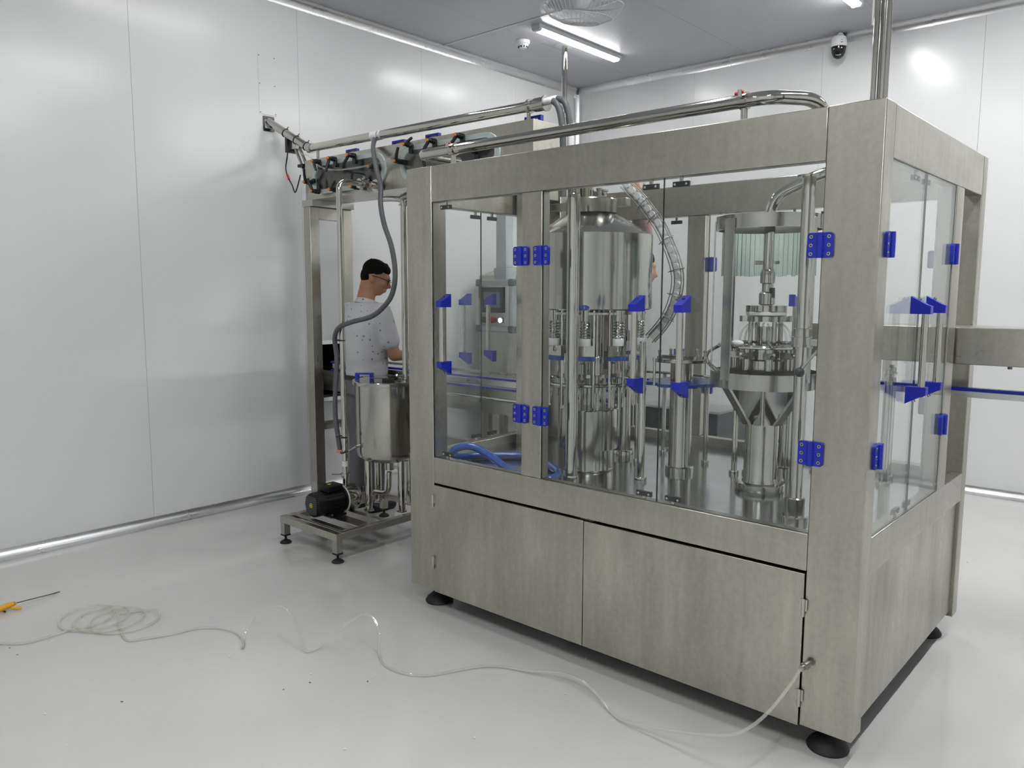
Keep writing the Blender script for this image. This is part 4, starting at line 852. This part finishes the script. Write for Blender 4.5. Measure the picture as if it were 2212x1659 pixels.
# --- operator at the conveyor
px_,py_ = -3.545,.885
pr = thing('person','person in grey patterned polo shirt and glasses working at the conveyor','person',(px_,py_,0))
hc = V((-3.505,.965,1.585)); fd = V((.66,.68,-.36)).normalized(); rt = fd.cross(V((0,0,1))).normalized(); upv = rt.cross(fd)
RH = Matrix((( rt.x,fd.x,upv.x),(rt.y,fd.y,upv.y),(rt.z,fd.z,upv.z)))
bd = MB(); P = head(bd, hc, RH)
nk = V((-3.54,.905,1.43)); cap_(bd, nk+V((0,-.01,-.02)), P(0,-.03,-.045), .062,.058,16)
loft(bd,[((px_,.885,.90),.145,.10,0),((px_,.885,1.05),.15,.105,0),((px_,.89,1.25),.17,.11,0),((px_,.90,1.36),.18,.09,0),((px_,.90,1.42),.10,.07,0)])
sR,eR,wR = V((-3.365,.90,1.36)), V((-3.312,.955,1.075)), V((-3.372,1.135,1.055)); sL,eL,wL = V((-3.725,.90,1.36)), V((-3.745,.99,1.09)), V((-3.60,1.14,1.06))
for s_,e_,w_ in ((sR,eR,wR),(sL,eL,wL)): cap_(bd,s_,e_,.052,.042,14); cap_(bd,e_,w_,.043,.028,14)
hand(bd,wR,V((.15,1,-.1)),V((-.1,-.1,-1)),-1,.55); hand(bd,wL,V((.25,.9,-.1)),V((.2,-.1,-1)),1,.55)
hipL,hipR = V((-3.63,.885,.86)), V((-3.46,.885,.86)); kL,kR = V((-3.625,.895,.48)), V((-3.455,.90,.48)); aL,aR = V((-3.62,.865,.09)), V((-3.44,.875,.09))
for h_,k_,a_ in ((hipL,kL,aL),(hipR,kR,aR)): cap_(bd,h_,k_,.08,.055,14); cap_(bd,k_,a_,.054,.038,14); cap_(bd,a_,a_+V((.01,.11,-.045)),.036,.03,10)
remeshed('body',bd,.0075,'skin',pr,5)
sh = MB(); loft(sh,[((px_,.885,.925),.178,.125,0),((px_,.885,1.0),.178,.13,0),((px_,.885,1.12),.182,.132,0),((px_,.892,1.25),.198,.132,0),((px_,.90,1.34),.205,.115,0),((px_,.902,1.39),.165,.092,0),((px_,.905,1.425),.088,.076,0)])
for s_,e_ in ((sR,eR),(sL,eL)): q_ = s_.lerp(e_,.68); cap_(sh,s_+V((0,0,-.005)),q_,.067,.066,16)
remeshed('polo_shirt',sh,.011,'shirt',pr,7)
cl_ = MB(); cl_.lathe(nk+V((0,-.005,-.022)),[(.074,-.004),(.076,.0),(.066,.032),(.0625,.034),(.0625,.0),(.070,-.004)],28,axis=(0,.28,.96),cap=False); cl_.build('collar','shirt',pr,sharp=60)
tr = MB(); loft(tr,[((px_,.885,.80),.165,.115,0),((px_,.885,.88),.168,.118,0),((px_,.885,.94),.166,.117,0)])
for h_,k_,a_ in ((hipL,kL,aL),(hipR,kR,aR)): cap_(tr,h_+V((0,0,-.01)),k_,.098,.072,16); cap_(tr,k_,a_+V((0,0,-.02)),.071,.06,16)
remeshed('trousers',tr,.011,'trousers',pr,6)
MB().lathe((px_,.885,.925),[(1,0),(1,0)],4) if False else None
be = MB(); n = 40; vs = []
for z in (.905,.938):
    for i in range(n):
        a = 2*PI*i/n; vs.append((px_+math.copysign(abs(math.cos(a))**.8,math.cos(a))*.1705,.885+math.copysign(abs(math.sin(a))**.8,math.sin(a))*.1225,z))
be.add(vs,[(i,(i+1)%n,n+(i+1)%n,n+i) for i in range(n)]); be.build('belt','belt_leather',pr)
hr = MB(); PP = lambda x,y,z: hc+RH@V((x,y,z)); hr.ball(PP(0,-.020,.048),(.080,.088,.076),22,0,RH); hr.ball(PP(0,.005,.068),(.068,.078,.05),16,0,RH); hr.ball(PP(0,-.052,.005),(.066,.054,.068),18,0,RH)
for i in range(40):
    a = random.uniform(0,2*PI); q0 = PP(.045*math.cos(a),-.01+.055*math.sin(a),.088+random.uniform(0,.012)); cap_(hr,q0,q0+V((random.uniform(-.012,.012),random.uniform(-.012,.012),.014)),.014,.006,6)
remeshed('hair',hr,.006,'hair',pr,2)
gl_ = MB()
for sx in (-1,1):
    gl_.tube([PP(sx*.034+.024*math.cos(t),.100-.008*abs(math.cos(t)),.002+.019*math.sin(t)) for t in [2*PI*i/18 for i in range(18)]],.0022,6,0,closed=True); gl_.tube([PP(sx*.06,.094,.012),PP(sx*.076,.03,.014),PP(sx*.083,-.02,.008)],.0026,6,0)
gl_.tube([PP(-.012,.103,.006),PP(0,.108,.01),PP(.012,.103,.006)],.0022,6,0); gl_.build('glasses','black_plastic',pr)
for a_ in (aL,aR):
    so = MB(); f0 = V((a_.x,a_.y-.03,.035)); cap_(so,f0,f0+V((.015,.16,-.003)),.042,.036,14); cap_(so,a_+V((0,0,.0)),f0+V((0,.02,.0)),.046,.042,12); so.ball((a_.x+.01,a_.y+.05,.012),(.046,.135,.012),16)
    remeshed('shoe',so,.008,'shoe',pr,3)
# --- second person, mostly hidden behind the tank, arm raised to the chute
qx,qy = -2.06,1.62
p2 = thing('person','person in pink top behind the filler reaching up to the cap chute','person',(qx,qy,0))
hc2 = V((-1.86,1.66,1.64)); fd2 = V((.75,.62,-.22)).normalized(); rt2 = fd2.cross(V((0,0,1))).normalized(); up2 = rt2.cross(fd2); RH2 = Matrix(((rt2.x,fd2.x,up2.x),(rt2.y,fd2.y,up2.y),(rt2.z,fd2.z,up2.z)))
yw2 = math.atan2(fd2.y,fd2.x)-PI/2; side = V((math.cos(yw2),math.sin(yw2),0)); fwd = V((-math.sin(yw2),math.cos(yw2),0)); b0 = V((-2.06,1.62,0))
b2 = MB(); head(b2,hc2,RH2); cap_(b2,b0+V((0,0,1.42)),hc2+V((0,0,-.06)),.058,.055,14)
loft(b2,[((b0.x,b0.y,.9),.14,.10,yw2),((b0.x,b0.y,1.1),.14,.10,yw2),((b0.x,b0.y,1.3),.17,.105,yw2),((b0.x,b0.y,1.4),.12,.08,yw2)])
s1 = b0+side*.17+V((0,0,1.38)); e1 = V((-1.76,1.53,1.80)); w1 = V((-1.76,1.48,2.02)); s2 = b0-side*.17+V((0,0,1.38)); e2 = s2+V((-.02,.05,-.27)); w2 = e2+fwd*.04+V((0,0,-.22))
cap_(b2,s1,e1,.05,.042); cap_(b2,e1,w1,.041,.028); cap_(b2,s2,e2,.05,.04); cap_(b2,e2,w2,.04,.028)
hand(b2,w1,V((-.25,-.35,.9)),V((.3,-1,0)),1,.4); hand(b2,w2,V((0,0,-1)),side,-1,.3)
for sx in (-1,1):
    h_ = b0+side*.085*sx+V((0,0,.86)); cap_(b2,h_,h_+V((0,0,-.4)),.078,.055); cap_(b2,h_+V((0,0,-.4)),h_+V((0,0,-.77)),.053,.038); cap_(b2,h_+V((0,0,-.78)),h_+fwd*.13+V((0,0,-.82)),.036,.03)
remeshed('body',b2,.009,'skin_pale',p2,5)
t2_ = MB(); loft(t2_,[((b0.x,b0.y,.82),.165,.118,yw2),((b0.x,b0.y,1.1),.165,.12,yw2),((b0.x,b0.y,1.3),.195,.122,yw2),((b0.x,b0.y,1.385),.16,.09,yw2),((b0.x,b0.y,1.42),.08,.07,yw2)]); cap_(t2_,s1,e1,.066,.06); cap_(t2_,e1,e1.lerp(w1,.62),.06,.055); cap_(t2_,s2,e2,.066,.06)
remeshed('pink_top',t2_,.012,'pink_cloth',p2,6)
ap = MB(); loft(ap,[((b0.x,b0.y,.55),.178,.132,yw2),((b0.x,b0.y,1.1),.178,.134,yw2),((b0.x,b0.y,1.27),.15,.136,yw2)]); remeshed('dark_apron',ap,.012,'dark_cloth',p2,4)
t3 = MB(); 
for sx in (-1,1):
    h_ = b0+side*.085*sx+V((0,0,.86)); cap_(t3,h_,h_+V((0,0,-.4)),.093,.07); cap_(t3,h_+V((0,0,-.4)),h_+V((0,0,-.78)),.069,.058)
remeshed('dark_trousers',t3,.013,'dark_cloth',p2,5)
hr2 = MB(); Q = lambda x,y,z: hc2+RH2@V((x,y,z)); hr2.ball(Q(0,-.018,.045),(.083,.096,.084),20,0,RH2); hr2.ball(Q(0,-.05,.0),(.07,.06,.08),16,0,RH2); remeshed('hair',hr2,.009,'hair',p2,2)
for sx in (-1,1):
    f0 = b0+side*.085*sx+fwd*.02+V((0,0,.035)); so = MB(); cap_(so,f0-fwd*.05,f0+fwd*.12,.042,.036); remeshed('shoe',so,.01,'shoe',p2,3)

# ================================================================== CEILING THINGS
cf = thing('ceiling_fan','grey caged orbit fan hanging from the ceiling at the top edge','fan',(-2.2,1.5,H))
FC = V((-2.2,1.5,3.20)); RF = Matrix.Rotation(math.radians(9),3,V((.75,.66,0)))@Matrix.Rotation(math.radians(4),3,V((-.66,.75,0)))
fp = lambda x,y,z: FC+RF@V((x,y,z))
R_ = .245
cgm = MB()
for i in range(56):
    a = 2*PI*i/56; ca,sa = math.cos(a),math.sin(a)
    cgm.tube([fp(ca*.045,sa*.045,-.118),fp(ca*.12,sa*.12,-.11),fp(ca*.19,sa*.19,-.08),fp(ca*.232,sa*.232,-.04),fp(ca*R_,sa*R_,0),fp(ca*.225,sa*.225,.035),fp(ca*.16,sa*.16,.06),fp(ca*.06,sa*.06,.07)],.0013,4)
for r,z,t_r in ((R_,0,.005),(.19,-.08,.002),(.12,-.11,.002),(.225,.035,.002)):
    cgm.tube([fp(r*math.cos(2*PI*i/56),r*math.sin(2*PI*i/56),z) for i in range(56)],t_r,6,closed=True)
cgm.build('wire_guard','light_grey',cf)
MB().lathe(fp(0,0,-.12),[(.0,-.004),(.046,-.003),(.048,.003),(.0,.004)],24,axis=RF@V((0,0,1)),cap=False).build('guard_badge','light_grey',cf)
for k in range(3):
    vs = []; fs = []; kk = 7
    for j in range(kk+1):
        t = j/kk; r = .05+.165*t
        for s in (-1,1):
            a = math.radians(120*k)+s*math.radians(26)*(1-.25*t)*.9
            vs.append(fp(r*math.cos(a),r*math.sin(a),-.02+s*.024)); vs.append(fp(r*math.cos(a),r*math.sin(a),-.017+s*.024))
    for j in range(kk): o_ = 4*j; fs += [(o_,o_+2,o_+6,o_+4),(o_+1,o_+5,o_+7,o_+3),(o_,o_+4,o_+5,o_+1),(o_+2,o_+3,o_+7,o_+6)]
    fs += [(0,1,3,2),(4*kk,4*kk+2,4*kk+3,4*kk+1)]
    MB().add(vs,fs).build('fan_blade','light_grey',cf)
MB().lathe(FC,[(.05,-.04),(.055,-.03),(.055,.05),(.07,.07),(.07,.16),(.05,.18),(.03,.19)],24,axis=RF@V((0,0,1))).build('motor','light_grey',cf)
MB().cyl(fp(0,0,.18),(-2.2,1.5,H-.03),.02,n=14).build('down_rod','light_grey',cf); MB().lathe((-2.2,1.5,H-.04),[(.03,0),(.07,.02),(.075,.0395)],24).build('ceiling_rose','light_grey',cf)
sk = thing('smoke_detector','small white round smoke detector on the ceiling','detector',(-3.615,2.609,H))
MB().lathe((-3.615,2.609,H),[(.0,-.0275),(.052,-.0275),(.055,-.022),(.055,-.0005)],28,cap=False).build('base','white_plastic',sk); MB().lathe((-3.615,2.609,H),[(.0,-.06),(.03,-.06),(.036,-.054),(.04,-.042),(.046,-.0278)],28,cap=False).build('sensor_dome','white_plastic',sk)
mb = MB()
for k in range(10):
    a = 2*PI*k/10; M = T(-3.615,2.609,H-.052)@Matrix.Rotation(a,4,'Z'); mb.box(.032,.041,-.006,.006,-.005,.006,M=M)
mb.build('vent_slot','black_plastic',sk)
sx_,sy_ = -1.605,4.06
sc_ = thing('security_camera','white dome security camera with black eye on the back wall','camera',(sx_,sy_,3.4))
fdir = V((CAM.x-sx_,CAM.y-sy_,0)).normalized()
MB().lathe((sx_,sy_,3.40),[(.058,0),(.060,.006),(.058,.05),(.052,.072),(.036,.084),(.0,.086)],32,cap=False).build('housing','white_plastic',sc_)
MB().lathe((sx_,sy_,3.40),[(.0,-.088),(.018,-.085),(.036,-.072),(.049,-.048),(.055,-.02),(.056,0)],32,cap=False).build('dome','lens_black',sc_)
mb = MB(); 
for a in (-24,-8,8,24):
    v = Matrix.Rotation(math.radians(a),3,'Z')@fdir; q0 = V((sx_,sy_,3.335-.004*math.cos(math.radians(a*3))))+v*.0405; mb.ball(q0,.004,8)
mb.build('infrared_led','white_plastic',sc_)
sd_ = fdir.cross(V((0,0,1))).normalized(); q0 = V((sx_,sy_,3.42))+fdir*.0595; mb = MB(); Mq = Matrix(((sd_.x,fdir.x,0,q0.x),(sd_.y,fdir.y,0,q0.y),(0,0,1,q0.z),(0,0,0,1))); mb.box(-.03,-.012,-.001,.0012,-.001,.004,M=Mq); mb.box(-.026,-.016,-.0015,.0007,.018,.021,M=Mq); mb.build('maker_mark','grey_plastic',sc_)
MB().tube(rounded([(sx_,sy_+.02,3.48),(sx_,sy_+.02,3.495),(sx_,Y1-.001,3.45)],.02),.024,12).build('wall_bracket','white_plastic',sc_)
po = thing('ceiling_pole','slim steel conduit pole hanging from the ceiling near the smoke detector','pole',(-3.434,2.927,H))
MB().cyl((-3.434,2.927,1.7005),(-3.434,2.927,H-.003),.0235,n=18).build('tube','steel_pipe',po); MB().lathe((-3.434,2.927,H),[(.075,-.008),(.075,-.0005)],28).build('ceiling_flange','light_grey',po)
po2 = thing('conduit_stack','thick steel conduit rising from the machine corner post to the ceiling','pole',(-.035,.045,HT))
MB().cyl((-.030,.05,HT+.0005),(-.030,.05,H-.001),.0155,n=18).build('main_tube','steel_fit',po2); MB().cyl((-.053,.040,HT+.0005),(-.053,.040,H-.001),.0075,n=12).build('side_tube','steel_pipe',po2); MB().cyl((-.066,.05,2.27),(-.066,.05,H-.001),.004,n=8).build('white_wire','white_plastic',po2)

# ================================================================== FLOOR THINGS
CLEAR = [(-3.086,-1.57,0.006),(-3.008,-1.489,0.006),(-2.93,-1.408,0.006)]
_A,_D = Vector((-3.038,-1.170,0)),Vector((-2.799,-1.024,0)); _n = 64
for i in range(_n+1):
    t = i/_n; ph = math.radians(-70+t*1295); rr = .128+.006*math.sin(7*t*PI)
    q = _A.lerp(_D,t)+(_r*math.cos(ph)+Vector((-math.sin(YAW),math.cos(YAW),0))*math.sin(ph))*rr
    CLEAR.append((q.x,q.y,.007+.011*abs(math.sin(ph*.5+1))*(1 if .05<t<.95 else .2)))
CLEAR += [(-2.659,-1.117,0.006),(-2.599,-1.064,0.006),(-2.555,-0.963,0.006),(-2.524,-0.852,0.006),(-2.443,-0.786,0.006),(-2.337,-0.768,0.006),(-2.243,-0.795,0.006),(-2.196,-0.828,0.008),(-2.245,-0.786,0.04),(-2.251,-0.741,0.1),(-2.232,-0.691,0.125),(-2.211,-0.647,0.13),(-2.155,-0.632,0.12),(-2.084,-0.639,0.08),(-2.016,-0.658,0.035),(-1.97,-0.667,0.008),(-1.948,-0.618,0.02),(-1.887,-0.555,0.09),(-1.871,-0.507,0.12),(-1.854,-0.447,0.13),(-1.816,-0.428,0.11),(-1.766,-0.447,0.07),(-1.735,-0.474,0.012),(-1.643,-0.523,0.006),(-1.531,-0.521,0.006),(-1.442,-0.467,0.006),(-1.388,-0.368,0.006),(-1.337,-0.276,0.006),(-1.265,-0.217,0.006),(-1.168,-0.188,0.012),(-1.049,-0.149,0.03),(-0.939,-0.147,0.035),(-0.844,-0.176,0.025),(-0.757,-0.218,0.012),(-0.688,-0.243,0.012),(-0.585,-0.243,0.03),(-0.46,-0.246,0.06),(-0.354,-0.244,0.09),(-0.279,-0.238,0.12),(-0.228,-0.22,0.16),(-0.189,-0.177,0.21),(-0.166,-0.106,0.26),(-0.155,-0.07,0.29),(-0.15,-0.045,0.308)]
ch = thing('clear_hose','long clear plastic hose coiled on the floor and plugged into the machine','hose',(-1.6,-.6,0))
MB().tube(cr(CLEAR,6),.0056,10).build('tube','clear_tube',ch)
mb = MB(); d = V((.25,.9,.1)).normalized(); P0 = V((-.150,-.046,.308)); mb.cyl(P0,P0+d*.018,.010,n=14); mb.cyl(P0+d*.016,P0+d*.03,.0135,n=14); mb.cyl(P0+d*.03,V((-.142,-.0005,.313)),.008,n=12); mb.build('quick_coupling','steel_fit',ch)
ag = thing('air_blow_gun','yellow air blow gun with long thin nozzle lying on the floor','air gun',(-3.39,-1.35,0))
d = (V((-3.442,-1.106,0))-V((-3.388,-1.33,0))).normalized(); s_ = V((d.y,-d.x,0)); P0 = V((-3.385,-1.345,0))
g = MB(); vs = []
def gp(a,b,z): return P0+d*a+s_*b+V((0,0,z))
g.tube(cr([gp(.02,-.002,.026),gp(0,-.002,.026),gp(-.03,0,.025),gp(-.08,.004,.02),(gp(-.13,.01,.018))],5),[.012]*5+[.0145]*10+[.013]*6,12); g.build('gun_body','yellow_plastic',ag)
MB().tube(cr([gp(.005,.010,.016),gp(.012,.022,.012),gp(.022,.032,.010),gp(.035,.036,.010)],5),.0062,10).build('trigger','yellow_plastic',ag)
mb = MB(); mb.cyl(gp(.015,-.002,.027),gp(.215,-.002,.009),.0028,n=8); mb.cyl(gp(.215,-.002,.009),gp(.245,-.002,.008),.0034,.0022,n=8); mb.build('nozzle_tube','steel_dark',ag)
MB().cyl(gp(.024,-.002,.026),gp(.032,-.002,.0255),.010,.007,n=12).build('nozzle_collar','yellow_plastic',ag)
MB().box(-.012,.012,-.004,.004,0,.004,M=T(*gp(-.03,.012,.008))).build('dark_valve','black_plastic',ag)
SPECK = [(-2.254,-1.561),(-1.99,-1.58),(-2.883,-1.33),(-1.281,-.984),(-1.01,-.652),(-.958,-.216),(-1.6,-.6),(-1.156,-.067),(-1.071,.063),(-1.8,-.761),(-2.174,-.90),(-3.05,-1.15),(-.691,-.118)]
chm = [MB().ball((0,0,.003),(.005,.004,.003),8).mesh('plastic_chip','white_plastic')]
for x,y in SPECK:
    o = bpy.data.objects.new('plastic_chip',chm[0]); COL.objects.link(o); o.location = (x,y,0.0002); o.rotation_euler = (0,0,random.uniform(0,6)); o.scale = (random.uniform(.6,1.1),)*3
    tag(o,'tiny white plastic chip lying on the grey floor','chip','white chips on the floor')
dkm = MB().box(-.006,.006,-.0025,.0025,0,.003).box(.004,.009,-.005,.002,0,.0025).mesh('dirt_crumb','rubber')
for x,y in ((-2.944,-1.473),(-2.848,-1.473),(-2.142,-1.343),(-1.777,-.9),(-1.746,-.802),(-1.588,-.65),(-.167,2.426)):
    o = bpy.data.objects.new('dirt_crumb',dkm); COL.objects.link(o); o.location = (x,y,0.0002); o.rotation_euler = (0,0,random.uniform(0,6)); o.scale = (random.uniform(.3,.6),)*3
    tag(o,'tiny dark crumb of dirt lying on the grey floor','crumb','dark crumbs on the floor')
